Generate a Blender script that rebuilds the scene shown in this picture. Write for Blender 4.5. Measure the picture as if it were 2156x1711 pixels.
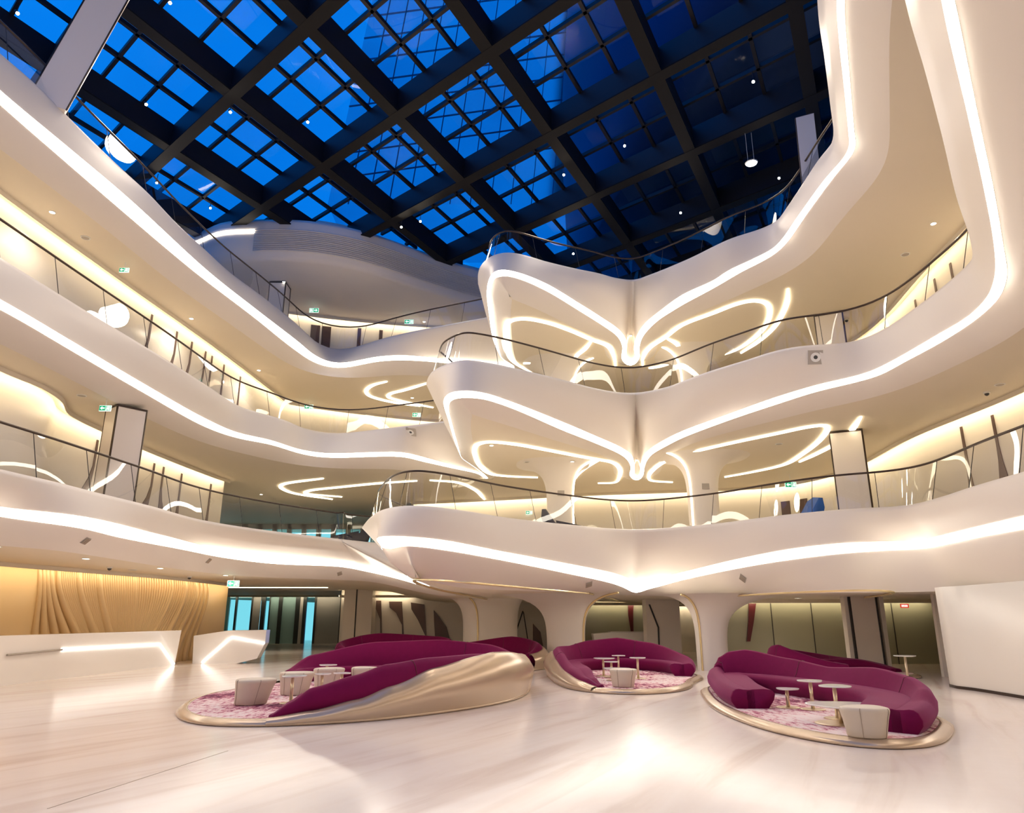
import bpy, bmesh, math, random
from mathutils import Vector, Matrix
from mathutils.geometry import delaunay_2d_cdt
random.seed(7)
for o in list(bpy.data.objects): bpy.data.objects.remove(o, do_unlink=True)
SC = bpy.context.scene; COL = SC.collection
R = math.radians

# ------------------------------------------------------------------ camera
F, CX, CY, HZ, CH = 1530.0, 1078.0, 855.5, 1302.0, 1.7      # focal length in px of a 2156x1711 frame, horizon row, eye height
P = math.atan((HZ - CY) / F); CP, SP = math.cos(P), math.sin(P)
cam = bpy.data.cameras.new('camera'); cam_o = bpy.data.objects.new('camera', cam); COL.objects.link(cam_o)
cam.sensor_fit = 'HORIZONTAL'; cam.sensor_width = 36.0; cam.lens = 36.0 * F / 2156.0
cam.clip_start = 0.1; cam.clip_end = 600
cam_o.location = (0, 0, CH); cam_o.rotation_euler = (math.pi/2 + P, 0, 0)
SC.camera = cam_o
# ------------------------------------------------------------------ world, exposure
W = bpy.data.worlds.new('dusk_sky'); SC.world = W; W.use_nodes = True
wn = W.node_tree; wn.nodes.clear()
wo = wn.nodes.new('ShaderNodeOutputWorld'); wb = wn.nodes.new('ShaderNodeBackground')
tc = wn.nodes.new('ShaderNodeTexCoord'); nz = wn.nodes.new('ShaderNodeTexNoise'); nz.inputs['Scale'].default_value = 3.0; nz.inputs['Detail'].default_value = 4
rp = wn.nodes.new('ShaderNodeValToRGB'); rp.color_ramp.elements[0].position = .3; rp.color_ramp.elements[1].position = .75
rp.color_ramp.elements[0].color = (0.000, .150, .66, 1); rp.color_ramp.elements[1].color = (.002, .225, .85, 1)
wn.links.new(tc.outputs['Generated'], nz.inputs['Vector']); wn.links.new(nz.outputs['Fac'], rp.inputs['Fac'])
wn.links.new(rp.outputs['Color'], wb.inputs['Color']); wb.inputs['Strength'].default_value = .72
wn.links.new(wb.outputs[0], wo.inputs[0])
vs = SC.view_settings; vs.view_transform = 'Standard'; vs.look = 'None'; vs.gamma = 1.0; vs.use_curve_mapping = False
vs.exposure = 0.74
STRIP, COVE, PETAL, DOWN, SPOTW = 7.0, 8.0, 3.6, 14.0, 360.0     # radiance of the lamp kinds the place has

# ------------------------------------------------------------------ materials
MATS = {}
def mat(name, col, rough=.5, metal=0.0, noise=0.0, nscale=3.0, bump=0.0, coat=0.0, spec=.5, emit=None, es=0.0, sheen=0.0):
    m = bpy.data.materials.new(name); m.use_nodes = True; nt = m.node_tree; b = nt.nodes['Principled BSDF']
    b.inputs['Base Color'].default_value = (*col, 1); b.inputs['Roughness'].default_value = rough; b.inputs['Metallic'].default_value = metal
    b.inputs['Specular IOR Level'].default_value = spec
    if coat: b.inputs['Coat Weight'].default_value = coat; b.inputs['Coat Roughness'].default_value = .06
    if sheen: b.inputs['Sheen Weight'].default_value = sheen; b.inputs['Sheen Roughness'].default_value = .35; b.inputs['Sheen Tint'].default_value = (1, .45, .8, 1)
    if emit: b.inputs['Emission Color'].default_value = (*emit, 1); b.inputs['Emission Strength'].default_value = es
    if noise or bump:
        t = nt.nodes.new('ShaderNodeTexCoord'); n = nt.nodes.new('ShaderNodeTexNoise'); n.inputs['Scale'].default_value = nscale; n.inputs['Detail'].default_value = 5
        nt.links.new(t.outputs['Object'], n.inputs['Vector'])
        if noise:
            mx = nt.nodes.new('ShaderNodeMix'); mx.data_type = 'RGBA'
            mx.inputs['A'].default_value = (*[c*(1-noise) for c in col], 1); mx.inputs['B'].default_value = (*[min(1, c*(1+noise)) for c in col], 1)
            nt.links.new(n.outputs['Fac'], mx.inputs['Factor']); nt.links.new(mx.outputs['Result'], b.inputs['Base Color'])
        if bump:
            bp = nt.nodes.new('ShaderNodeBump'); bp.inputs['Strength'].default_value = bump; bp.inputs['Distance'].default_value = .01
            nt.links.new(n.outputs['Fac'], bp.inputs['Height']); nt.links.new(bp.outputs['Normal'], b.inputs['Normal'])
    MATS[name] = m; return m
def emat(name, col, s):
    m = bpy.data.materials.new(name); m.use_nodes = True; nt = m.node_tree; nt.nodes.clear()
    o = nt.nodes.new('ShaderNodeOutputMaterial'); e = nt.nodes.new('ShaderNodeEmission'); e.inputs[0].default_value = (*col, 1); e.inputs[1].default_value = s
    nt.links.new(e.outputs[0], o.inputs[0]); MATS[name] = m; return m
def gmat(name, tint, refl=1.0, rough=.0, ior=.06):
    m = bpy.data.materials.new(name); m.use_nodes = True; nt = m.node_tree; nt.nodes.clear()
    o = nt.nodes.new('ShaderNodeOutputMaterial'); t = nt.nodes.new('ShaderNodeBsdfTransparent'); g = nt.nodes.new('ShaderNodeBsdfGlossy')
    lw = nt.nodes.new('ShaderNodeLayerWeight'); lw.inputs['Blend'].default_value = .5; pw = nt.nodes.new('ShaderNodeMath'); pw.operation = 'POWER'; pw.inputs[1].default_value = 4.0
    f = nt.nodes.new('ShaderNodeMath'); f.operation = 'MULTIPLY_ADD'; f.inputs[1].default_value = .75; f.inputs[2].default_value = ior
    nt.links.new(lw.outputs['Facing'], pw.inputs[0]); nt.links.new(pw.outputs[0], f.inputs[0]); mx = nt.nodes.new('ShaderNodeMixShader')
    t.inputs[0].default_value = (*tint, 1); g.inputs[0].default_value = (refl, refl, refl, 1); g.inputs['Roughness'].default_value = rough
    nt.links.new(f.outputs[0], mx.inputs[0]); nt.links.new(t.outputs[0], mx.inputs[1]); nt.links.new(g.outputs[0], mx.inputs[2]); nt.links.new(mx.outputs[0], o.inputs[0])
    MATS[name] = m; return m
mat('plaster', (.80, .73, .655), .42, noise=.02, nscale=.6, spec=.3)
mat('ceiling_paint', (.79, .70, .56), .6, noise=.02, nscale=.5, spec=.2)
mat('wall_white', (.82, .76, .68), .4, noise=.02, nscale=.7)
mat('floor_upper', (.72, .66, .58), .15)
mat('gold', (.58, .44, .31), .26, metal=.42, noise=.03, nscale=2)
mat('gold_cove_glow', (.95, .76, .40), .25, metal=.45)  # bright gold colour stands in for the glow of lit coves
mat('gold_wall', (.78, .56, .30), .45, noise=.04, nscale=1.2)
mat('steel_dark', (.008, .008, .015), .5, metal=.1)
mat('steel_underside', (.010, .0085, .0075), .7, spec=.2)
mat('bronze', (.06, .04, .03), .3, metal=.6)
mat('black_line', (.03, .025, .022), .5)
mat('brown_panel', (.13, .075, .06), .35, noise=.1, nscale=1.5)
mat('burgundy_panel', (.10, .012, .015), .35)
mat('velvet', (.165, .004, .055), .8, noise=.12, nscale=9, sheen=.22, spec=.12)
mat('leather', (.62, .53, .43), .42, noise=.03, nscale=6, bump=.06)
mat('seam', (.42, .33, .25), .6)
mat('table_white', (.86, .83, .80), .12)
mat('brass_leg', (.72, .60, .42), .28, metal=.8)
mat('desk_white', (.90, .85, .81), .25, coat=.3)
mat('olive_glass', (.34, .33, .24), .18, spec=.6, noise=.05, nscale=.4)
mat('vent_grey', (.42, .37, .32), .5)
mat('device_white', (.8, .78, .74), .4)
mat('device_dark', (.05, .05, .05), .35)
mat('sign_green', (.01, .20, .10), .4, emit=(.02, .45, .22), es=.5)
mat('sign_white', (.8, .85, .82), .4, emit=(.8, 1, .9), es=.8)
mat('sign_red', (.5, .03, .02), .4, emit=(.7, .05, .03), es=.5)
mat('blue_seat', (.01, .09, .42), .6)
mat('navy_seat', (.008, .010, .03), .6)
mat('column_panel', (.80, .72, .64), .35)
mat('louvre', (.72, .66, .61), .5)
mat('frame_grey', (.06, .07, .07), .4, metal=.4)
mat('door_grey', (.45, .44, .42), .4, noise=.04, nscale=1)
mat('teal_blind', (.32, .52, .52), .5)
mat('tower_line', (.02, .06, .16), .5)
emat('strip_light', (1.0, .90, .76), STRIP); emat('cove_light', (1.0, .84, .58), COVE); emat('petal_light', (1.0, .87, .62), PETAL)
emat('downlight', (1.0, .94, .82), DOWN); emat('spot_lens', (1.0, .90, .75), 60.0); emat('desk_light', (1, .95, .86), 4.0)
emat('daylit_street', (.35, .75, .85), .8)
gmat('rail_glass', (.97, .98, .98)); gmat('pane_glass', (.90, .95, 1.0), .4); gmat('entrance_glass', (.7, .9, .92), .9)
def facade_mat(name, base, rough):
    m = mat(name, base, rough, metal=.85, noise=.35, nscale=.12); return m
facade_mat('tower_glass', (.55, .75, .95), .12); facade_mat('facade_dark', (.030, .055, .13), .45)
def marble():
    m = bpy.data.materials.new('marble'); m.use_nodes = True; nt = m.node_tree; b = nt.nodes['Principled BSDF']
    t = nt.nodes.new('ShaderNodeTexCoord'); mp = nt.nodes.new('ShaderNodeMapping'); mp.inputs['Rotation'].default_value = (0, 0, R(-62)); m2 = nt.nodes.new('ShaderNodeMapping'); m2.inputs['Scale'].default_value = (.22, 1.9, 1)
    n = nt.nodes.new('ShaderNodeTexNoise'); n.inputs['Scale'].default_value = .9; n.inputs['Detail'].default_value = 8; n.inputs['Distortion'].default_value = .8
    r = nt.nodes.new('ShaderNodeValToRGB'); e = r.color_ramp.elements
    e[0].position = .25; e[0].color = (.72, .58, .50, 1); e[1].position = .66; e[1].color = (.90, .82, .76, 1); x = r.color_ramp.elements.new(.46); x.color = (.87, .77, .70, 1)
    nt.links.new(t.outputs['Object'], mp.inputs['Vector']); nt.links.new(mp.outputs[0], m2.inputs['Vector']); nt.links.new(m2.outputs[0], n.inputs['Vector']); nt.links.new(n.outputs['Fac'], r.inputs['Fac'])
    nt.links.new(r.outputs['Color'], b.inputs['Base Color']); b.inputs['Roughness'].default_value = .17; b.inputs['Specular IOR Level'].default_value = .22
    n2 = nt.nodes.new('ShaderNodeTexNoise'); n2.inputs['Scale'].default_value = 1.6; n2.inputs['Detail'].default_value = 2
    bp = nt.nodes.new('ShaderNodeBump'); bp.inputs['Strength'].default_value = .05; bp.inputs['Distance'].default_value = .05
    nt.links.new(t.outputs['Object'], n2.inputs['Vector']); nt.links.new(n2.outputs['Fac'], bp.inputs['Height']); nt.links.new(bp.outputs[0], b.inputs['Normal'])
    MATS['marble'] = m
marble()
def carpet():
    m = bpy.data.materials.new('carpet'); m.use_nodes = True; nt = m.node_tree; b = nt.nodes['Principled BSDF']; L = nt.links.new
    t = nt.nodes.new('ShaderNodeTexCoord'); mp = nt.nodes.new('ShaderNodeMapping'); mp.inputs['Scale'].default_value = (4.5, 1.6, 1)
    n = nt.nodes.new('ShaderNodeTexNoise'); n.inputs['Scale'].default_value = 2.4; n.inputs['Detail'].default_value = 6; n.inputs['Roughness'].default_value = .75
    n2 = nt.nodes.new('ShaderNodeTexNoise'); n2.inputs['Scale'].default_value = .55; n2.inputs['Detail'].default_value = 1
    ad = nt.nodes.new('ShaderNodeMath'); ad.operation = 'MULTIPLY_ADD'; ad.inputs[1].default_value = .55
    r = nt.nodes.new('ShaderNodeValToRGB'); e = r.color_ramp.elements; r.color_ramp.interpolation = 'LINEAR'
    e[0].position = .63; e[0].color = (.14, .015, .06, 1); e[1].position = .86; e[1].color = (.84, .70, .68, 1)
    x = r.color_ramp.elements.new(.70); x.color = (.46, .10, .18, 1); x = r.color_ramp.elements.new(.77); x.color = (.76, .48, .49, 1)
    L(t.outputs['Object'], mp.inputs['Vector']); L(mp.outputs[0], n.inputs['Vector']); L(t.outputs['Object'], n2.inputs['Vector'])
    L(n2.outputs['Fac'], ad.inputs[0]); L(n.outputs['Fac'], ad.inputs[2]); L(ad.outputs[0], r.inputs['Fac']); L(r.outputs['Color'], b.inputs['Base Color'])
    b.inputs['Roughness'].default_value = .95; MATS['carpet'] = m
carpet()

# ------------------------------------------------------------------ helpers
def ray(px, py):
    a = (px-CX)/F; b = (CY-py)/F
    return Vector((a, CP - b*SP, SP + b*CP))
def U(px, py, z):                 # where a photographed point lies, given its real height
    d = ray(px, py); return Vector((0, 0, CH)) + d*((z-CH)/d.z)
def UY(px, py, y):                # ... given its distance down the hall
    d = ray(px, py); return Vector((0, 0, CH)) + d*(y/d.y)
def UL(l, z=None): return [U(p[0], p[1], p[2] if z is None else z) for p in l]
def V(*a): return Vector(a)
def cat(pts, n, closed=False):    # Catmull-Rom through pts, resampled to n points by length
    m = len(pts); out = []; segs = m if closed else m-1
    for i in range(segs):
        if closed: p0, p1, p2, p3 = pts[(i-1) % m], pts[i], pts[(i+1) % m], pts[(i+2) % m]
        else:
            p1, p2 = pts[i], pts[i+1]; p0 = pts[i-1] if i else p1*2-p2; p3 = pts[i+2] if i+2 < m else p2*2-p1
        # centripetal
        t01 = max(1e-4, (p1-p0).length**.5); t12 = max(1e-4, (p2-p1).length**.5); t23 = max(1e-4, (p3-p2).length**.5)
        m1 = (p2-p1) + t12*((p1-p0)/t01 - (p2-p0)/(t01+t12)); m2 = (p2-p1) + t12*((p3-p2)/t23 - (p3-p1)/(t12+t23))
        for k in range(24):
            t = k/24; out.append((2*p1-2*p2+m1+m2)*t**3 + (-3*p1+3*p2-2*m1-m2)*t*t + m1*t + p1)
    out.append(pts[0].copy() if closed else pts[-1].copy())
    L = [0]
    for i in range(1, len(out)): L.append(L[-1] + (out[i]-out[i-1]).length)
    res = []; j = 0; N = n if closed else n-1
    for k in range(n):
        d = L[-1]*k/N
        while j < len(L)-2 and L[j+1] < d: j += 1
        res.append(out[j].lerp(out[j+1], (d-L[j])/max(1e-9, L[j+1]-L[j])))
    return res
def lin(keys, s):                 # smooth interpolation of (s, value) keys
    if s <= keys[0][0]: return keys[0][1]
    for (a, va), (b, vb) in zip(keys, keys[1:]):
        if s <= b:
            t = (s-a)/(b-a); t = t*t*(3-2*t)*.5 + t*.5; return va + (vb-va)*t
    return keys[-1][1]
def obj(name, verts, faces, m, parent=None, smooth=False, kind=None, label=None, cat_=None, group=None):
    me = bpy.data.meshes.new(name); me.from_pydata([tuple(v) for v in verts], [], faces); me.update()
    if smooth: me.shade_smooth()
    me.materials.append(MATS[m]); o = bpy.data.objects.new(name, me); COL.objects.link(o)
    if parent: o.parent = parent; o.matrix_parent_inverse = parent.matrix_world.inverted() if False else Matrix.Translation(-parent.location) if parent.type == 'EMPTY' and not parent.rotation_euler.z else Matrix()
    return tag(o, label, cat_, group, kind)
def tag(o, label=None, cat_=None, group=None, kind=None):
    if label: o['label'] = label
    if cat_: o['category'] = cat_
    if group: o['group'] = group
    if kind: o['kind'] = kind
    return o
def thing(name, loc, label, cat_, group=None, kind=None):
    o = bpy.data.objects.new(name, None); COL.objects.link(o); o.location = loc; o.empty_display_size = .2
    return tag(o, label, cat_, group, kind)
def recalc(o):
    bm = bmesh.new(); bm.from_mesh(o.data); bmesh.ops.remove_doubles(bm, verts=bm.verts, dist=1e-4); bmesh.ops.recalc_face_normals(bm, faces=bm.faces); bm.to_mesh(o.data); bm.free(); return o
def loft(curves, closed=False, capped=False):
    n = len(curves[0]); vs_ = [v for c in curves for v in c]; fs = []
    for k in range(len(curves)-1):
        for i in range(n if closed else n-1):
            j = (i+1) % n; fs.append((k*n+i, k*n+j, (k+1)*n+j, (k+1)*n+i))
    if capped:
        fs.append(tuple(range(n))[::-1]); fs.append(tuple(range((len(curves)-1)*n, len(curves)*n)))
    return vs_, fs
def box(x0, y0, z0, x1, y1, z1):
    v = [V(x, y, z) for z in (z0, z1) for x, y in ((x0, y0), (x1, y0), (x1, y1), (x0, y1))]
    return v, [(0, 3, 2, 1), (4, 5, 6, 7), (0, 1, 5, 4), (1, 2, 6, 5), (2, 3, 7, 6), (3, 0, 4, 7)]
def add(a, b):
    n = len(a[0]); return a[0]+b[0], a[1]+[tuple(i+n for i in f) for f in b[1]]
def bar(p, q, w, h, up=None):     # box beam from p to q, w wide, h high above the line
    d = (q-p).normalized(); up = up or V(0, 0, 1); s = d.cross(up).normalized(); u = s.cross(d).normalized()
    v = []
    for e in (p, q):
        v += [e-s*w/2, e+s*w/2, e+s*w/2+u*h, e-s*w/2+u*h]
    return v, [(0, 1, 2, 3), (7, 6, 5, 4), (0, 4, 5, 1), (1, 5, 6, 2), (2, 6, 7, 3), (3, 7, 4, 0)]
def tube(pts, r, k=8, closed=False, ref=None):
    rings = []; n = len(pts)
    for i, p in enumerate(pts):
        a = pts[(i-1) % n] if closed or i else p; b = pts[(i+1) % n] if closed or i < n-1 else p
        d = (b-a).normalized(); s = d.cross(ref or V(0, 0, 1)); s = s.normalized() if s.length > 1e-3 else V(1, 0, 0); u = s.cross(d).normalized()
        rr = r(i/(n-1)) if callable(r) else r
        rings.append([p + s*rr*math.cos(2*math.pi*j/k) + u*rr*math.sin(2*math.pi*j/k) for j in range(k)])
    vs_ = [v for c in rings for v in c]; fs = []
    for i in range(n if closed else n-1):
        i2 = (i+1) % n
        for j in range(k): j2 = (j+1) % k; fs.append((i*k+j, i*k+j2, i2*k+j2, i2*k+j))
    if not closed: fs.append(tuple(range(k))[::-1]); fs.append(tuple(range((n-1)*k, n*k)))
    return vs_, fs
def ribbon(pts, w, th=.05, wf=None):    # flat band lying in the ceiling plane, th thick downwards
    n = len(pts); c = [[], [], [], []]
    for i, p in enumerate(pts):
        a = pts[max(0, i-1)]; b = pts[min(n-1, i+1)]; d = b-a; d.z = 0; d.normalize(); s = V(-d.y, d.x, 0)*(w*(wf(i/(n-1)) if wf else 1)/2)
        c[0].append(p-s); c[1].append(p+s); c[2].append(p+s-V(0, 0, th)); c[3].append(p-s-V(0, 0, th))
    c.append(list(c[0])); return loft(c)
def lathe(prof, c, k=20):
    rings = [[V(c[0]+r*math.cos(2*math.pi*j/k), c[1]+r*math.sin(2*math.pi*j/k), c[2]+z) for j in range(k)] for r, z in prof]
    return loft(rings, True, True)
def area2(l): return sum(l[i].x*l[(i+1) % len(l)].y - l[(i+1) % len(l)].x*l[i].y for i in range(len(l)))/2
def offset(l, d, closed=True):    # d > 0 moves to the left of the travel direction, in plan
    n = len(l); out = []
    for i in range(n):
        a = l[(i-1) % n] if closed or i else l[i]; b = l[(i+1) % n] if closed or i < n-1 else l[i]
        t = b-a; t.z = 0; t.normalize(); dd = d(i/n) if callable(d) else d
        out.append(l[i] + V(-t.y, t.x, 0)*dd)
    return out
def smooth_loop(l, it=2):
    for _ in range(it): l = [(l[i-1]+l[i]*2+l[(i+1) % len(l)])/4 for i in range(len(l))]
    return l
def inpoly(x, y, poly):
    c = False; n = len(poly)
    for i in range(n):
        a = poly[i]; b = poly[i-1]
        if (a.y > y) != (b.y > y) and x < (b.x-a.x)*(y-a.y)/(b.y-a.y)+a.x: c = not c
    return c
def plate(hole, outer, zf, grid=None):    # plate between an outer outline and a hole, height zf(x, y)
    pts = [Vector((p.x, p.y)) for p in outer] + [Vector((p.x, p.y)) for p in hole]; no, nh = len(outer), len(hole)
    ed = [(i, (i+1) % no) for i in range(no)] + [(no+i, no+(i+1) % nh) for i in range(nh)]
    if grid:
        xs = [p.x for p in outer]; ys = [p.y for p in outer]; x = min(xs)+grid/2
        while x < max(xs):
            y = min(ys)+grid/2
            while y < max(ys):
                if inpoly(x, y, outer) and not inpoly(x, y, hole): pts.append(Vector((x, y)))
                y += grid
            x += grid
    v, e, f, *_ = delaunay_2d_cdt(pts, ed, [], 0, 1e-5)
    fs = []
    for t in f:
        cx_ = sum(v[i].x for i in t)/3; cy_ = sum(v[i].y for i in t)/3
        if inpoly(cx_, cy_, outer) and not inpoly(cx_, cy_, hole): fs.append(tuple(t))
    return [V(p.x, p.y, zf(p.x, p.y)) for p in v], fs
def sstep(a, b, x): t = max(0, min(1, (x-a)/(b-a))); return t*t*(3-2*t)

# ------------------------------------------------------------------ the balconies: traced edge curves with their real heights
Z = {1: 4.8, 2: 9.6, 3: 14.4}
def ceil1(x, y):                  # ground-floor ceiling: higher over the reception, lower under the right wing
    return 3.3 - .72*sstep(-5.5, -1.0, x + .12*(y-22)) - .15*sstep(3, 10, x)
CE = {1: ceil1, 2: lambda x, y: 7.9, 3: lambda x, y: 12.7}
BAND = {}
BAND[1] = dict(
 T=([V(-7, -8, 4.8), V(-10, -3, 4.8), V(-11.3, 5, 4.8), V(-11.3, 11, 4.8)] + UL([(0, 984), (127, 1014), (220, 1038), (324, 1064), (428, 1093), (534, 1111), (635, 1124), (720, 1134)], 4.8),
    [V(-5.6, 31.2, 4.8), V(-4.5, 31.3, 4.8), V(-4.2, 29.8, 4.8), V(-4.7, 27.5, 4.8)],
    UL([(763, 1104), (781, 1084), (808, 1069), (852, 1063), (905, 1064), (985, 1074), (1069, 1088), (1152, 1098), (1212, 1104), (1286, 1111), (1345, 1113), (1400, 1110), (1438, 1107), (1503, 1101), (1636, 1084), (1770, 1071), (1904, 1062), (1970, 1046), (2037, 1024), (2104, 1004), (2156, 989)], 4.8)
    + [V(11, 11, 4.8), V(10.6, 5, 4.8), V(9, -3, 4.8), V(6, -8, 4.8)]),
 S0=([V(-7, -8, 4.05), V(-10, -3, 4.05), V(-11.3, 5, 4.05), V(-11.3, 11, 4.05)] + UL([(0, 1067, 4.05), (167, 1086, 4.05), (334, 1125, 4.05), (481, 1160, 4.05), (585, 1173, 4.05), (720, 1182, 4.0), (768, 1190, 3.9), (818, 1203, 3.7), (865, 1218, 3.35), (905, 1234, 3.0)]),
    [V(-3.2, 31.0, 2.95), V(-3.0, 28.5, 2.9), V(-3.0, 25.5, 2.95)],
    UL([(862, 1214, 3.0), (828, 1180, 3.4), (800, 1146, 3.75), (792, 1134, 3.87), (806, 1129, 3.9), (860, 1130, 3.9), (932, 1137, 3.85), (1052, 1160, 3.68), (1186, 1185, 3.48), (1286, 1205, 3.25), (1322, 1217, 3.12), (1341, 1224, 3.04), (1358, 1222, 3.07), (1385, 1217, 3.15), (1436, 1205, 3.3), (1553, 1177, 3.58), (1670, 1155, 3.74), (1770, 1144, 3.8), (1870, 1140, 3.84), (1937, 1137, 3.84), (1970, 1130, 3.84), (2060, 1108, 3.84), (2156, 1086, 3.84)])
    + [V(11, 11, 3.84), V(10.6, 5, 3.9), V(9, -3, 4.0), V(6, -8, 4.05)]),
 S1=([V(-7, -8, 3.85), V(-10, -3, 3.85), V(-11.3, 5, 3.85), V(-11.25, 11, 3.85)] + UL([(0, 1087, 3.85), (167, 1111, 3.85), (247, 1130, 3.85), (377, 1155, 3.85), (481, 1175, 3.85), (585, 1187, 3.85), (720, 1193, 3.83), (768, 1202, 3.73), (818, 1213, 3.55), (865, 1226, 3.22), (905, 1238, 2.92)]),
    [V(-3.2, 31.0, 2.85), V(-3.0, 28.5, 2.8), V(-3.0, 25.5, 2.85)],
    UL([(863, 1215, 2.98), (829, 1182, 3.38), (802, 1150, 3.71), (796, 1147, 3.72), (812, 1146, 3.72), (860, 1149, 3.7), (932, 1157, 3.65), (1052, 1178, 3.5), (1186, 1205, 3.28), (1286, 1227, 3.02), (1326, 1243, 2.85), (1341, 1251, 2.76), (1352, 1244, 2.82), (1385, 1235, 2.92), (1436, 1221, 3.08), (1570, 1193, 3.4), (1670, 1177, 3.52), (1770, 1165, 3.6), (1870, 1158, 3.64), (1937, 1155, 3.64), (2004, 1143, 3.64), (2064, 1130, 3.64), (2156, 1113, 3.64)])
    + [V(11, 11, 3.64), V(10.6, 5, 3.7), V(9, -3, 3.8), V(6, -8, 3.85)]))
BAND[2] = dict(
 T=([V(-6, -9, 9.6), V(-10.5, -4, 9.6), V(-12, 4, 9.6), V(-12, 10, 9.6)] + UL([(0, 537), (82, 588), (170, 643), (245, 689), (311, 729), (369, 765), (434, 807), (508, 854), (548, 867), (598, 881), (651, 903), (701, 911), (760, 906), (818, 899), (918, 887)], 9.6),
    [V(-2.3, 28.7, 9.6), V(-1.9, 27.8, 9.6), V(-2.3, 26, 9.6)],
    UL([(899, 800), (908, 780), (935, 765), (958, 757), (985, 755), (1052, 765), (1119, 780), (1199, 800), (1252, 814), (1310, 824), (1345, 824), (1403, 812), (1438, 799), (1489, 780), (1573, 754), (1630, 736), (1683, 726), (1730, 722), (1777, 719), (1813, 711), (1864, 687), (1904, 660), (1970, 610), (2017, 570), (2046, 538), (2044, 494), (2015, 401), (1984, 267), (1947, 124), (1912, 0)], 9.6)
    + [V(3.7, 5.4, 9.6), V(2.5, 2.6, 9.6), V(1.8, -2, 9.6), V(0, -9, 9.6)]),
 S0=([V(-6, -9, 8.45), V(-10.5, -4, 8.45), V(-12, 4, 8.45), V(-11.9, 10, 8.45)] + UL([(0, 630), (154, 720), (301, 807), (434, 882), (501, 911), (568, 926), (635, 947), (685, 954), (720, 954), (845, 952), (878, 959)], 8.45) + UL([(952, 979, 8.3), (1005, 992, 8.05)]),
    [V(-1.2, 33.6, 8.0), V(-1.3, 32.4, 8.0)],
    UL([(970, 961, 8.2), (958, 931, 8.4), (945, 887, 8.4), (934, 847, 8.4), (938, 834, 8.4), (952, 825, 8.4), (982, 822, 8.4), (1019, 827, 8.4), (1085, 849, 8.4), (1186, 889, 8.3), (1252, 917, 8.2), (1302, 939, 8.08), (1327, 955, 8.0), (1335, 975, 7.98), (1337, 1000, 7.96), (1341, 1006, 7.96), (1346, 1000, 7.96), (1349, 977, 7.98), (1357, 957, 8.0), (1373, 942, 8.05), (1403, 924, 8.1), (1438, 907, 8.15), (1536, 871, 8.28), (1636, 835.5, 8.38), (1720, 810.5, 8.42), (1803, 791, 8.45), (1837, 780, 8.45), (1887, 755, 8.47), (1970, 707, 8.5), (2037, 667, 8.5), (2077, 627, 8.5), (2092, 593, 8.5), (2096, 560, 8.5), (2091, 501, 8.5), (2071, 394, 8.5), (2037, 240, 8.5), (1982, 0, 8.5)])
    + [V(3.7, 4.9, 8.5), V(2.5, 2.4, 8.5), V(1.8, -2, 8.45), V(0, -9, 8.45)]),
 S1=([V(-6, -9, 8.2), V(-10.5, -4, 8.2), V(-12, 4, 8.2), V(-11.9, 10, 8.2)] + UL([(0, 651), (154, 740), (301, 825.5), (434, 899), (501, 922), (568, 935), (635, 955), (675, 962), (720, 963), (845, 961), (885, 970)], 8.22) + UL([(952, 985, 8.1), (1005, 996, 7.98)]),
    [V(-1.1, 33.6, 7.92), V(-1.2, 32.4, 7.92)],
    UL([(971, 964, 8.1), (964, 931, 8.28), (953, 891, 8.25), (945, 854, 8.2), (952, 842, 8.2), (972, 837, 8.2), (1012, 839, 8.2), (1040, 846, 8.2), (1085, 862, 8.2), (1186, 906, 8.1), (1252, 932, 8.0), (1302, 954, 7.93), (1319, 966, 7.9), (1328, 982, 7.9), (1327, 1003, 7.9), (1341, 1012, 7.9), (1352, 1004, 7.9), (1357, 982, 7.9), (1363, 968, 7.9), (1376, 954, 7.9), (1406, 937, 7.93), (1438, 921, 7.97), (1536, 884, 8.1), (1636, 850.5, 8.18), (1720, 824, 8.22), (1803, 804, 8.25), (1853, 789, 8.25), (1904, 762, 8.27), (1987, 717, 8.3), (2054, 673, 8.3), (2101, 630, 8.3), (2116, 597, 8.3), (2119, 565, 8.3), (2109, 501, 8.3), (2091, 394, 8.3), (2057, 234, 8.3), (2010, 0, 8.3)])
    + [V(3.72, 4.9, 8.3), V(2.52, 2.4, 8.3), V(1.8, -2, 8.25), V(0, -9, 8.2)]))
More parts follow.
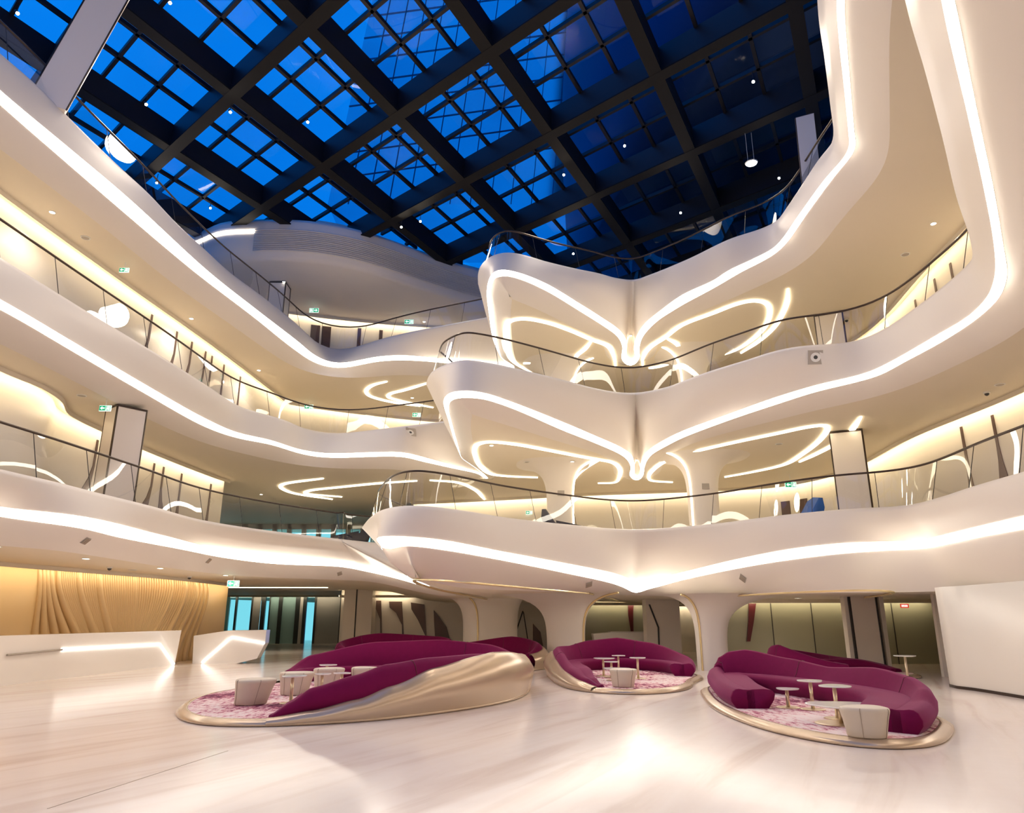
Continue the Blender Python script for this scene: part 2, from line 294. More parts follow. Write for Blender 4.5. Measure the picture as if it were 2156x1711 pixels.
BAND[3] = dict(
 T=([V(-6, -9, 14.4), V(-10.5, -4, 14.4), V(-12.4, 4, 14.4), V(-12.3, 10, 14.4)] + UL([(0, 107), (67, 164), (130, 227), (200, 297), (267, 361), (311, 401), (374, 468), (434, 524), (484, 570), (551, 620), (618, 673), (651, 704), (675, 724), (697, 733), (722, 734), (818, 707), (902, 688.6), (1000, 670)], 14.4),
    [V(-.9, 29.3, 14.4), V(-.5, 28.6, 14.4), V(-.8, 27, 14.4)],
    UL([(1008, 590), (1009, 566), (1016, 550), (1035, 536), (1062, 529), (1092, 531), (1152, 548), (1219, 564), (1259, 572), (1300, 583), (1335, 586), (1369, 575), (1449, 542), (1536, 500), (1603, 478), (1633, 463), (1650, 441), (1677, 401), (1723, 331), (1750, 297), (1756, 274), (1750, 217), (1737, 110), (1723, 0)], 14.4)
    + [V(5.2, 9, 14.4), V(4, 4, 14.4), V(3, -3, 14.4), V(0, -9, 14.4)]),
 S0=([V(-6, -9, 13.35), V(-10.5, -4, 13.35), V(-12.2, 4, 13.35), V(-12.1, 10, 13.35)] + UL([(0, 190), (134, 302), (267, 414), (437, 570), (534, 647), (625, 717), (665, 749), (695, 762), (720, 764), (801, 750), (852, 748), (902, 752), (948, 757), (1000, 762)], 13.35),
    [V(-.2, 32.6, 13.2), V(0, 31.8, 13.1)],
    UL([(1054, 752, 13.1), (1039, 717, 13.25), (1030, 663, 13.35), (1025, 617, 13.35), (1029, 590, 13.35), (1039, 573, 13.35), (1054, 567, 13.35), (1072, 569, 13.35), (1102, 577, 13.35), (1152, 598, 13.3), (1219, 638.5, 13.2), (1269, 670, 13.1), (1302, 693, 12.95), (1318, 715, 12.85), (1320, 752, 12.8), (1328, 762, 12.8), (1336, 752, 12.8), (1335, 730, 12.82), (1342, 705, 12.88), (1359, 680, 12.95), (1393, 652, 13.05), (1438, 620, 13.15), (1503, 590, 13.25), (1533, 570, 13.3), (1586, 545, 13.33), (1626, 524, 13.35), (1646, 504, 13.35), (1683, 451, 13.35), (1737, 377, 13.35), (1780, 327, 13.35), (1788, 307, 13.35), (1787, 284, 13.35), (1777, 180, 13.35), (1767, 87, 13.35), (1762, 0, 13.35)])
    + [V(5.1, 8, 13.35), V(4, 3, 13.35), V(3, -3, 13.35), V(0, -9, 13.35)]),
 S1=([V(-6, -9, 13.1), V(-10.5, -4, 13.1), V(-12.2, 4, 13.1), V(-12.1, 10, 13.1)] + UL([(0, 220), (134, 337), (267, 452), (411, 573), (534, 667), (618, 734), (661, 762), (691, 772), (720, 774), (801, 760), (852, 758), (918, 762), (1000, 772)], 13.1),
    [V(-.1, 32.6, 12.95), V(.1, 31.8, 12.9)],
    UL([(1056, 752, 12.95), (1046, 712, 13.1), (1038, 655, 13.15), (1034, 612, 13.12), (1039, 590, 13.12), (1048, 583, 13.12), (1063, 580, 13.12), (1079, 583, 13.12), (1102, 590, 13.12), (1152, 613, 13.08), (1219, 653.5, 12.98), (1269, 685, 12.85), (1297, 705, 12.75), (1310, 726, 12.7), (1311, 760, 12.7), (1328, 772, 12.7), (1345, 757, 12.7), (1346, 730, 12.7), (1355, 706, 12.7), (1386, 674, 12.8), (1415, 655, 12.9), (1438, 641, 12.95), (1503, 606, 13.05), (1565, 570, 13.1), (1603, 551, 13.12), (1636, 531, 13.14), (1656, 511, 13.14), (1703, 444, 13.14), (1757, 371, 13.14), (1793, 327, 13.14), (1801, 307, 13.14), (1797, 267, 13.14), (1787, 150, 13.14), (1778, 43, 13.14), (1777, 0, 13.14)])
    + [V(5.2, 8, 13.14), V(4.1, 3, 13.14), V(3, -3, 13.1), V(0, -9, 13.1)]))
NL, NK, NR_ = 150, 20, 320
def raw_segs(segs):
    a, k, r = segs
    return cat(a, NL), k, cat(r, NR_)
def align(base, cur, it=4):              # monotone matching of cur to base in plan, so that lofted stations face each other
    n, m = len(base), len(cur); INF = 1e18
    cost = [[0.0]*m for _ in range(n)]; frm = [[0]*m for _ in range(n)]
    for i in range(n):
        bi = base[i]; row = cost[i]; prev = cost[i-1] if i else None
        lo = max(0, int(i*m/n)-70); hi = min(m, int(i*m/n)+71)
        for j in range(m):
            if j < lo or j >= hi: row[j] = INF; continue
            c = cur[j]; d = (bi.x-c.x)**2 + (bi.y-c.y)**2 + .02
            if i == 0: row[j] = d + (row[j-1] if j > lo else 0) if j else d; frm[i][j] = 2; continue
            b0 = prev[j-1] if j else INF; b1 = prev[j]; b2 = row[j-1] if j > lo else INF
            if b0 <= b1 and b0 <= b2: row[j] = d+b0; frm[i][j] = 0
            elif b1 <= b2: row[j] = d+b1; frm[i][j] = 1
            else: row[j] = d+b2; frm[i][j] = 2
    i, j = n-1, m-1; acc = [[] for _ in range(n)]
    while True:
        acc[i].append(j)
        if i == 0 and j == 0: break
        if i == 0: j -= 1
        elif j == 0: i -= 1
        else:
            q = frm[i][j]
            if q == 0: i -= 1; j -= 1
            elif q == 1: i -= 1
            else: j -= 1
    idx = [sum(q)/len(q) for q in acc]; idx[0] = 0; idx[-1] = m-1
    for _ in range(it): idx = [idx[0]] + [(idx[q-1]+2*idx[q]+idx[q+1])/4 for q in range(1, n-1)] + [idx[-1]]
    return [cur[int(t)].lerp(cur[min(m-1, int(t)+1)], t-int(t)) for t in idx]
def proj(p):
    dep = p.y*CP+(p.z-CH)*SP; return CX+F*p.x/dep, CY-F*((p.z-CH)*CP-p.y*SP)/dep
def upright(lo, hi):               # give each lower strip point the distance of the upper edge above it: the band stands upright
    h2 = [(proj(p), p) for p in cat(hi, 500) if p.y*CP+(p.z-CH)*SP > 3]; out = []
    for p in lo:
        if p.y*CP+(p.z-CH)*SP < 3 or p.y < 6.2: out.append(p); continue
        x, y = proj(p); q = min(h2, key=lambda e: (e[0][0]-x)**2+(e[0][1]-y)**2)[1]
        n = UY(x, y, q.y+.03); n.z = min(n.z, q.z-.05); out.append(n)
    return out
for b_ in BAND.values(): b_['S1'] = (upright(b_['S1'][0], b_['S0'][0]), b_['S1'][1], upright(b_['S1'][2], b_['S0'][2]))
def loops_of(band):
    T, S0, S1 = (raw_segs(band[q]) for q in ('T', 'S0', 'S1')); res = []
    for sg in (T, S0, S1):
        A, k, B = sg
        if sg is not S0: A = align(S0[0], A); B = align(S0[2], B, 260 if sg is T else 3)
        K = cat([A[-1]]+k+[B[0]], NK+2)[1:-1]; Cl = cat([B[-1], (B[-1]+A[0])/2 + V(0, -2, 0), A[0]], 22)[1:-1]
        res.append(smooth_loop(A + K + B + Cl, 1))
    return res
OUTER = [V(-26, -14, 0), V(24, -14, 0), V(24, 62, 0), V(-26, 62, 0)]
LAB = {1: 'lowest white balcony ring with flowing light band above the lobby', 2: 'middle white balcony ring with flowing light band', 3: 'top white balcony ring with flowing light band under the skylight'}
TL, RAILP = {}, {}
for k in (1, 2, 3):
    T, S0, S1 = loops_of(BAND[k])
    sgn = 1 if area2(T) < 0 else -1          # offset(+) must lead away from the void
    off = lambda l, d: offset(l, d*sgn)
    TL[k] = (T, sgn); z = Z[k]
    root = thing('balcony_%d' % k, (0, 0, z), LAB[k], None, kind='structure')
    up = V(0, 0, 1)
    floor_edge = [p - up*.04 for p in smooth_loop(off(T, .30), 2)]
    t1 = [p + up*.0 for p in off(T, .12)]; t2 = [p - up*.035 for p in off(T, .03)]; t3 = [p - up*.14 for p in off(T, -.03)]
    mid = [p.lerp(q, .5) + V(0, 0, 0) for p, q in zip(t3, S0)]; mid = off(mid, -.02)
    v, f = loft([floor_edge, t1, t2, t3, mid, off(S0, .01)], True); recalc(obj('fascia_upper', v, f, 'plaster', root, True))
    v, f = loft([S0, S1], True); obj('light_strip', v, f, 'strip_light', root, label='bright white light band')
    ce = CE[k]
    def crease(q):                # the right arm of the lowest ring drops steeply to its wall
        return lambda i: q*(1-.62*sstep(7, 9.5, S1[int(round(i*len(S1))) % len(S1)].x)) if k == 1 else q
    c1 = smooth_loop(offset(S1, lambda i: crease(.30)(i)*sgn), 3) if k == 1 else smooth_loop(off(S1, .30), 3)
    c2 = smooth_loop(offset(S1, lambda i: crease(.85)(i)*sgn), 10) if k == 1 else smooth_loop(off(S1, .72), 22)
    for p, s in zip(c1, S1): p.z = s.z*.4 + ce(p.x, p.y)*.6 - .02
    for p in c2: p.z = ce(p.x, p.y)
    v, f = loft([off(S1, .01), c1, c2], True); recalc(obj('fascia_lower', v, f, 'plaster', root, True))
    v, f = plate(c2, OUTER, ce, 2.0 if k == 1 else None); recalc(obj('soffit', v, f, 'ceiling_paint', root, k == 1))
    v, f = plate(floor_edge, OUTER, lambda x, y: z-.04, None); recalc(obj('floor_slab', v, f, 'floor_upper', root))
    RAILP[k] = (off(T, .10), off(T, .40))

# ------------------------------------------------------------------ ground floor
v, f = box(-26, -14, -.3, 24, 75, 0); obj('floor', v, f, 'marble', kind='structure', label='polished cream marble floor of the lobby')
j0, j1 = U(100, 1702, 0), U(480, 1580, 0); v, f = bar(j0 - V(0, 0, .002), j1 - V(0, 0, .002), .012, .004); obj('trim_1', v, f, 'seam', kind='structure', label='thin joint line in the marble floor')

# ------------------------------------------------------------------ walls of each storey with cove lights and slim panels
def wall(name, pts, z0, z1, m, label, cove=True, n=60, th=.15, cz=None):
    c = cat([V(p[0], p[1], 0) for p in pts], n) if len(pts) > 2 else [V(pts[0][0], pts[0][1], 0).lerp(V(pts[1][0], pts[1][1], 0), i/(n-1)) for i in range(n)]
    return c
def valance(a, b, z1, w, h=.13):       # a: hall side, b: wall side
    v, f = loft([[p+V(0, 0, z1+.02) for p in a], [p+V(0, 0, z1-h) for p in a], [p+V(0, 0, z1-h) for p in b], [p+V(0, 0, z1-h+.02) for p in b]]); obj('cove_valance', v, f, 'ceiling_paint', w, True)
    v, f = loft([[p+V(0, 0, z1-h+.02) for p in b], [p+V(0, 0, z1-.005) for p in b]]); obj('cove_light', v, f, 'cove_light', w)
def build_wall(name, pts, z0, z1, m, label, side, cove=True, n=60, cw=.14, gap=.30):
    c = wall(name, pts, z0, z1, m, label, n=n)
    o = offset(c, .18*side, False)
    v, f = loft([[p+V(0, 0, z0) for p in c], [p+V(0, 0, z1) for p in c], [p+V(0, 0, z1) for p in o], [p+V(0, 0, z0) for p in o], [p+V(0, 0, z0) for p in c]])
    w = recalc(obj(name, v, f, m, None, True, 'structure', label)); w.data.shade_flat() if len(pts) == 2 else None
    if cove:
        valance(offset(c, -gap*side, False), offset(c, (-gap+.03)*side, False), z1, w)
    return w, c
def slim_panel(w, px, ptop, pbot, lean, wt, wb, m='brown_panel', planeY=None, zt=None, zb=None, c=None):
    pass
wl1, cl1 = build_wall('wall_left_1', [(-13.6, 6), (-13.4, 14), (-13.35, 17.9), (-13.22, 19), (-13.4, 20.2), (-14.03, 21.7), (-14.15, 24.6), (-14.03, 28.2), (-13.64, 32.5), (-13.45, 33.6)], 4.76, 7.9, 'wall_white', 'glowing left wall behind the lowest balcony', 1, n=80)
wl2, cl2 = build_wall('wall_left_2', [(-14.6, 6), (-14.2, 13), (-13.91, 17.33), (-13.45, 21.9), (-12.73, 28.3), (-12.21, 34.9), (-12.0, 37.0), (-11.2, 37.6), (-9.5, 38.6), (-4.2, 40.8), (2, 41.5), (8, 40), (12.5, 34), (14.2, 28), (14.3, 25.7), (13.75, 21.6), (13.5, 19.2), (12.8, 14), (10, 8)], 9.56, 12.7, 'wall_white', 'glowing wall behind the middle balcony', 1, n=160)
wr1, cr1 = build_wall('wall_right_1', [(-5.5, 40.5), (-2, 39.5), (4, 37.5), (10.53, 36), (12.9, 34.95), (14.4, 32.4), (14.67, 29.6), (14.3, 24.7), (14.57, 19.7), (14.2, 12), (13, 4)], 4.76, 7.9, 'wall_white', 'glowing right and back wall behind the lowest balcony', 1, n=110)
wb3, cb3 = build_wall('wall_back_3', [(-20, 33), (-15, 36.5), (-9.5, 38.6), (-2, 40), (6, 40), (14, 38)], 14.36, 18.1, 'wall_white', 'glowing back wall of the top floor under the louvre band', 1, n=60)
def along(c, px, z):              # the point of wall line c that is photographed at column px
    best = None
    for i, p in enumerate(c):
        d = V(p.x, p.y, z) - V(0, 0, CH); depth = d.y*CP + d.z*SP
        if depth <= 0: continue
        e = abs(CX + F*d.x/depth - px)
        if best is None or e < best[0]: best = (e, i)
    return best[1]
def wedge(w, c, px, ztop, zbot, wt, wb, shift=0, side=-1, m='brown_panel', name='slim_panel'):
    i = along(c, px, (ztop+zbot)/2); i = max(1, min(len(c)-2, i)); p = c[i]; t = (c[i+1]-c[i-1]).normalized(); nrm = V(-t.y, t.x, 0)*side
    vs_ = []; n = 7; prof = []
    for k in range(n):
        s = k/(n-1); ww = wt + (wb-wt)*sstep(.35, 1, s); z = ztop + (zbot-ztop)*s; sh = shift*sstep(.3, 1, s)
        prof.append((p + t*(sh-ww/2) + V(0, 0, z), p + t*(sh+ww/2) + V(0, 0, z)))
    a = [q[0]+nrm*.03 for q in prof]; b = [q[1]+nrm*.03 for q in prof]; a2 = [q[0]-nrm*.01 for q in prof]; b2 = [q[1]-nrm*.01 for q in prof]
    v, f = loft([a2, a, b, b2]); return recalc(obj(name, v, f, m, w))
for px, sh, wb_ in ((190, -.5, .8), (315, -.6, .9), (330, .4, .8), (372, 0, .35), (437, -.1, .35)): wedge(wl1, cl1, px, 7.55, 4.85, .10, wb_, sh)
for px, sh, wb_ in ((310, -.5, .3), (355, -.5, .5), (398, -.5, .5), (425, -.3, .22), (437, -.1, .18), (465, .0, .25), (498, 0, .3)): wedge(wl2, cl2, px, 12.35, 9.6, .09, wb_, sh)
for px, sh, wb_ in ((2035, 0, .3), (2108, 0, .55)): wedge(wr1, cr1, px, 7.6, 4.85, .10, wb_, sh)
for px in (1650, 1690): wedge(wr1, cr1, px, 7.1, 4.85, .45, .45, 0)
for px in (1946, 1975, 2010): wedge(wl2, cl2, px, 12.3, 9.6, .10, .2, 0)
for px in (655, 680): wedge(wb3, cb3, px, 17.6, 14.4, .5, .5, 0)
for px, sh in ((745, -.4), (802, -.5)): wedge(wb3, cb3, px, 17.7, 14.4, .2, .5, sh)

# ------------------------------------------------------------------ balustrades: bronze handrail, leaning glass panels
RN = {1: 'lowest', 2: 'middle', 3: 'top'}
for k in (1, 2, 3):
    base, top = RAILP[k]; z = Z[k]; n = len(base)
    root = thing('glass_balustrade', (0, 0, z), 'frameless leaning glass balustrade with dark handrail on the %s balcony' % RN[k], 'balustrade', 'balcony balustrades')
    keep = [i for i in range(n) if base[i].y > 3]; st = next(i for i in range(n) if (i in set(keep)) and ((i-1) % n) not in set(keep))
    idx = [(st+q) % n for q in range(len(keep))]
    b = smooth_loop([V(p.x, p.y, z-.03) for p in base], 6); t = smooth_loop([V(p.x, p.y, z+1.05) for p in top], 10)
    b = [b[i] for i in idx]; t = [t[i] for i in idx]
    v, f = tube([p+V(0, 0, .02) for p in t], .032, 6); obj('handrail', v, f, 'bronze', root, True)
    L = [0]
    for i in range(1, len(b)): L.append(L[-1]+(b[i]-b[i-1]).length)
    s = 0; cuts = [0]
    for i in range(1, len(b)):
        if L[i]-L[cuts[-1]] > 1.75: cuts.append(i)
    for a, c in zip(cuts, cuts[1:]+[len(b)-1]):
        if c <= a: continue
        v, f = loft([b[a:c+1], t[a:c+1]]); obj('glass_panel', v, f, 'rail_glass', root, True)
        if a: v, f = bar(b[a], t[a], .014, .014, V(0, 1, .01)); obj('glass_joint', v, f, 'black_line', root)

# ------------------------------------------------------------------ light coves that trace petals in the soffits
def cove(pts, m, w, parent, name, z=None, n=None, closed=False, taper=True, label=None):
    c = cat(pts, n or max(16, len(pts)*7), closed)
    if closed: c = c + [c[0].copy()]
    v, f = ribbon(c, w, .05, (lambda t: .35+.65*min(1, 6*t, 6*(1-t))) if taper and not closed else None); return obj(name, v, f, m, parent, True, label=label)
B3 = bpy.data.objects['balcony_3']; B2 = bpy.data.objects['balcony_2']; B1 = bpy.data.objects['balcony_1']
def petals(parent, z, lists, w=.17):
    for l in lists: cove(UL(l, z-.005), 'petal_light', w, parent, 'petal_light', label='curved cove light tracing a petal in the soffit')
petals(B3, 12.7, [
 [(1119, 782), (1095, 770), (1075, 754), (1067, 730), (1064, 705), (1066, 683), (1079, 673), (1105, 670), (1152, 678), (1202, 695), (1246, 714), (1279, 727), (1292, 748), (1296, 772)],
 [(1246, 716), (1232, 733), (1212, 750), (1207, 772), (1205, 800)], [(1102, 764), (1125, 762), (1150, 762)],
 [(1353, 770), (1354, 752), (1369, 730), (1399, 710), (1436, 683), (1503, 657), (1553, 638), (1583, 632), (1606, 634), (1618, 643), (1620, 663), (1610, 687), (1583, 714), (1546, 737), (1500, 752)],
 [(1405, 712), (1424, 722), (1436, 742), (1440, 760)], [(1366, 774), (1390, 770), (1410, 764)],
 [(1659, 607), (1658, 630), (1650, 654), (1630, 687), (1600, 715), (1560, 742)],
 [(815, 802), (785, 810), (771, 822), (778, 832), (801, 840), (840, 848), (885, 854)], [(905, 804), (852, 820), (822, 828), (818, 835), (852, 845), (912, 857)]])
petals(B2, 7.9, [
 [(1132, 1004), (1065, 1001), (1035, 997), (1012, 981), (1001, 960), (999, 945), (1006, 934), (1029, 929), (1085, 934), (1152, 946), (1219, 959), (1259, 966), (1289, 972), (1304, 984), (1304, 1003), (1292, 1015), (1259, 1016)],
 [(1262, 967), (1242, 977), (1216, 997), (1207, 1010)],
 [(1416, 1014), (1373, 1011), (1366, 1002), (1379, 984), (1406, 967), (1436, 956), (1536, 932), (1636, 911), (1703, 897), (1733, 894), (1742, 899), (1727, 924), (1690, 954), (1650, 977), (1586, 992), (1526, 1003)],
 [(1432, 957), (1443, 966), (1448, 984), (1451, 1004)],
 [(1813, 876), (1787, 911), (1757, 934), (1713, 957), (1683, 971)],
 [(681, 1006), (601, 1017), (591, 1024), (618, 1037), (700, 1050)], [(878, 1011), (801, 1016), (720, 1024), (651, 1032), (645, 1038), (720, 1045)],
 [(905, 1010), (960, 1014), (1000, 1030), (1020, 1050)]])
def UC(px, py):
    z = 2.8
    for _ in range(12): p = U(px, py, z); z = .5*z + .5*ceil1(p.x, p.y)
    return U(px, py, z) - V(0, 0, .004)
for l in ([(1239, 1247), (1159, 1240), (1052, 1230), (965, 1222), (898, 1218), (872, 1219), (885, 1228), (925, 1240), (965, 1248), (1055, 1266)], [(1436, 1268), (1480, 1259), (1600, 1249), (1720, 1243), (1830, 1240), (1880, 1245), (1820, 1256), (1760, 1265), (1693, 1274)], [(1239, 1247), (1270, 1255), (1302, 1263)], [(720, 1257), (840, 1258), (950, 1262)]):
    pts = []
    for p in l:
        q = UC(*p)
        if q.y < 50: pts.append(q)
    if len(pts) > 1: cove(pts, 'gold_cove_glow', .10, B1, 'gold_cove_glow', label='gold band in the ceiling, coloured like a lit cove')

# ------------------------------------------------------------------ butterfly columns
def column(cx_, cy_, z0, z1, a, b, fa, fb, name, label, shift=(0, 0), pw=4.0, base=0.0, n=40):
    root = thing(name, (cx_, cy_, z0), label, 'column', kind='structure'); rings = []
    for i in range(19):
        s = i/18; fl = s**pw; bl = (1-s)**5*base
        A = a + fa*fl + bl; Bb = b + fb*fl + bl; X = cx_ + shift[0]*fl; Y = cy_ + shift[1]*fl
        rings.append([V(X + A*math.copysign(abs(math.cos(t))**.8, math.cos(t)), Y + Bb*math.copysign(abs(math.sin(t))**.8, math.sin(t)), z0 + (z1-z0)*(1-(1-s)**1.35)) for t in (2*math.pi*j/n for j in range(n))])
    v, f = loft(rings, True); recalc(obj('shaft', v, f, 'plaster', root, True)); return root
def edge_line(root, rfun, m, r=.035, nm='edge_trim', lab=None):
    v, f = tube([rfun(i/20) for i in range(21)], r, 6, ref=V(.2, 1, 0)); obj(nm, v, f, m, root, True, label=lab)
def col_side(cx_, cy_, z0, z1, a, b, fa, fb, shift, pw, ang):
    def g(s):
        fl = s**pw; A = a+fa*fl; Bb = b+fb*fl
        return V(cx_+shift[0]*fl + (A+.01)*math.copysign(abs(math.cos(ang))**.8, math.cos(ang)), cy_+shift[1]*fl + (Bb+.01)*math.copysign(abs(math.sin(ang))**.8, math.sin(ang)), z0+(z1-z0)*(1-(1-s)**1.35)-.01)
    return g
for (x, y, z0, z1, a, b, fa, fb, sh, pw, ang, mm, lab) in (
    (2.05, 29, 0, 2.62, .72, .6, 1.9, 1.8, (-.4, 0), 5, R(-35), 'gold_cove_glow', 'flared white column with gold edge behind the middle sofa island'),
    (6.95, 26.6, 0, 2.5, .52, .5, 1.9, 1.6, (.9, .4), 5, R(-145), 'gold_cove_glow', 'flared white column with gold edge beside the right sofa island'),
    (-1.0, 35, 0, 2.95, 1.25, .9, 1.9, 1.8, (-.6, 0), 6, R(-110), 'gold_cove_glow', 'broad flared white column with gold edge behind the left sofas'),
    (2.0, 30, 4.76, 7.9, .55, .5, 1.2, 1.2, (-.2, 0), 6, R(-30), 'petal_light', 'white flared column with light line on the lowest balcony, left one'),
    (7.5, 28.4, 4.76, 7.9, .58, .5, 1.3, 1.2, (.2, .2), 6, R(-150), 'petal_light', 'white flared column with light line on the lowest balcony, right one'),
    (2.25, 31, 9.56, 12.7, .5, .45, 1.2, 1.2, (-.2, 0), 6, R(-30), 'petal_light', 'white flared column with light line on the middle balcony, left one'),
    (7.7, 29.5, 9.56, 12.7, .55, .5, 1.2, 1.2, (.2, .2), 6, R(-150), 'petal_light', 'white flared column with light line on the middle balcony, right one')):
    c = column(x, y, z0, z1+.02, a, b, fa, fb, 'flared_column', lab, sh, pw); edge_line(c, col_side(x, y, z0, z1, a, b, fa, fb, sh, pw, ang), mm, .04)
    if z0 > 1:
        v, f = box(x-.14, y-b-.03, z0+1.75, x+.14, y-b+.05, z0+1.97); obj('air_vent', v, f, 'vent_grey', c)

# straight box columns with dark edges
def box_column(x, y, z0, z1, w, d, lab, rot=0.0, m='column_panel'):
    root = thing('box_column', (x, y, z0), lab, 'column', kind='structure')
    e1 = V(math.cos(rot), math.sin(rot), 0); e2 = V(-e1.y, e1.x, 0); c_ = V(x, y, z0)
    q = [c_+e1*(a*w/2)+e2*(b*d/2) for a, b in ((-1, -1), (1, -1), (1, 1), (-1, 1))]; t = [p+V(0, 0, z1-z0) for p in q]
    v, f = loft([q, t], True, True); recalc(obj('shaft', v, f, m, root))
    for i in range(4):
        v, f = bar(q[i], t[i], .05, .05, V(0, 1, 0)); obj('edge_strip', v, f, 'bronze', root)
    v, f = loft([[c_+(p-c_)*1.03+V(0, 0, z1-z0-.06) for p in q], [c_+(p-c_)*1.03+V(0, 0, z1-z0) for p in q]], True, True); recalc(obj('cap_strip', v, f, 'bronze', root))
    return root
p = UY(262, 890, 21.5); box_column(p.x, 21.5, 4.76, 7.88, .85, .8, 'square white column with dark edges on the lowest balcony at left', R(50))
p = UY(1787, 950, 24.5); box_column(p.x, 24.5, 4.76, 7.88, 1.0, .9, 'square white column with dark edges on the lowest balcony at right', R(-27))
p = UY(1742, 640, 25.5); box_column(p.x, 25.5, 9.56, 12.68, .95, .8, 'square white column with dark edges on the middle balcony at right', R(-27))
p = UY(590, 600, 34); box_column(p.x, 34, 14.36, 18.1, .8, .8, 'square white column with dark edges on the top balcony at back')
# slanted columns that carry the roof
def slant(px0, px1, Y0, Y1, w, top, lab):
    a = UY(*px0, Y0); b = UY(*px1, Y1); d = (b-a); a = a - d*((a.z-14.3)/d.z); b = a + d*((top-a.z)/d.z)
    root = thing('roof_column', a, lab, 'column', kind='structure'); h = V(a.x, a.y, 0).normalized(); s = V(h.y, -h.x, 0)*w/2; e = h*w/2*.6
    q = [a-s-e, a+s-e, a+s+e, a-s+e]; t = [b-s-e, b+s-e, b+s+e, b-s+e]
    v, f = loft([q, t], True, True); recalc(obj('shaft', v, f, 'column_panel', root))
    for i in (0, 1): v, f = bar(q[i], t[i], .04, .04, V(0, 1, 0)); obj('edge_strip', v, f, 'bronze', root)
    v, f = bar(t[0], t[1], .05, .05, V(0, 1, 0)); obj('edge_strip', v, f, 'bronze', root)
slant((118, 190), (226, 0), 15.8, 15.8, .82, 20.6, 'slanted cream column rising from the top balcony at left')
slant((1707, 352), (1694, 232), 19.8, 19.8, .56, 17.1, 'slim pale column standing on the top balcony at right')

# ------------------------------------------------------------------ louvre band and parapet of the uppermost floor at the back
T4 = cat([V(-24, 36, 20.3)] + UL([(415, 490), (470, 468), (530, 463), (650, 465), (760, 485), (920, 540), (1000, 565)], 20.3) + [V(1, 38, 20.3), V(8, 40, 20.3), V(16, 40, 20.3)], 90)
r4 = thing('balcony_4', (0, 31, 18), 'pale louvred parapet band under the skylight at the back', None, kind='structure')
dn = lambda l, d: [p-V(0, 0, d) for p in l]
v, f = loft([dn(offset(T4, 1.0, False), .1), dn(offset(T4, .25, False), -.02), T4, dn(offset(T4, -.12, False), .22), dn(offset(T4, -.16, False), .75), dn(offset(T4, -.1, False), 1.95), dn(offset(T4, .25, False), 2.15), [V(-24+44*i/89, max(p.y+.8, 40.2), 18.1) for i, p in enumerate(T4)]])
recalc(obj('parapet', v, f, 'plaster', r4, True))
i0 = min(range(90), key=lambda i: abs(CX+F*T4[i].x/(T4[i].y*CP+18*SP)-532))
for j in range(12):
    v, f = tube([p-V(0, 0, .66+j*.098) for p in offset(T4, -.19, False)[i0:]], .032, 5); obj('louvre_slat', v, f, 'louvre', r4, True)
a = [p-V(0, 0, .62) for p in offset(T4, -.2, False)[i0-14:i0+1]]; v, f = loft([a, [p-V(0, 0, .17) for p in a]]); obj('light_strip', v, f, 'strip_light', r4)
up4 = offset(T4, 1.6, False); v, f = loft([dn(up4, .2), dn(up4, -1.0)]); recalc(obj('wall_back_4', v, f, 'plaster', None, True, 'structure', 'pale wall above the louvre band where the roof beams land'))

# ------------------------------------------------------------------ skylight: skewed steel grid, mullions, panes
O0 = V(-19.7066, 24.391, 0); GA = V(3.6314, -3.2254, 0); GB = V(2.2226, 4.3596, 0)
G = lambda i, j, z: O0 + GA*i + GB*j + V(0, 0, z)
sk = thing('skylight', (0, 20, 20), 'dark steel grid skylight with blue glass panes', None, kind='structure')
def back_ok(p):
    lim = lin([(-25, 35), (-14, 33), (-9, 33.2), (-4, 36.4), (1, 39), (16, 41)], p.x)
    return p.y < lim and -27 < p.x < 18.5 and p.y > 1
def runs(fn, lo, hi):             # clip a straight member to the roof outline
    n = 200; ok = [back_ok(fn(lo+(hi-lo)*q/n)) for q in range(n+1)]
    s = [q for q in range(n+1) if ok[q]]
    return (lo+(hi-lo)*s[0]/n, lo+(hi-lo)*s[-1]/n) if len(s) > 3 else None
def member(fn, lo, hi, z, w, h, name, m):
    r = runs(lambda t: fn(t, 0), lo, hi)
    if not r: return
    v, f = bar(fn(r[0], z), fn(r[1], z), w, h); o = obj(name, v, f, m, sk); return o, fn(r[0], z), fn(r[1], z)
for i in range(-3, 10):
    for fq, fn in enumerate((lambda t, z, i=i: G(i, t, z), lambda t, z, i=i: G(t, i-2, z))):
        q = member(fn, -8, 12, 20.0, .34, 1.05, 'steel_beam', 'steel_dark')
        if q: v, f = bar(q[1]-V(0, 0, .03+.006*fq), q[2]-V(0, 0, .03+.006*fq), .46, .06); obj('beam_flange', v, f, 'steel_underside', q[0])
    for t3 in (1/3, 2/3):
        member(lambda t, z, i=i: G(i+t3, t, z), -8, 12, 21.0, .13, .16, 'mullion', 'steel_dark')
        member(lambda t, z, i=i: G(t, i-2+t3, z), -8, 12, 21.0, .13, .16, 'mullion', 'steel_dark')
c4 = [G(0, 0, 0)-O0, GA/3, GA/3+GB/3, GB/3]; pane_me = bpy.data.meshes.new('glass_pane')
pane_me.from_pydata([tuple(p) for p in c4], [], [(0, 3, 2, 1)]); pane_me.materials.append(MATS['pane_glass'])
cells = []
for i in range(-12, 33):
    for j in range(-18, 30):
        p = G(i/3, j/3, 21.12); c = p + (GA+GB)/6
        if back_ok(c):
            d = c - V(0, 0, CH); dep = d.y*CP+d.z*SP; x = CX+F*d.x/dep; y = CY-F*(d.z*CP-d.y*SP)/dep
            cells.append((0 if -40 < x < 1790 and -40 < y < 600 else 1, dep, p))
cells.sort(key=lambda q: (q[0], q[1])); rest = ([], [])
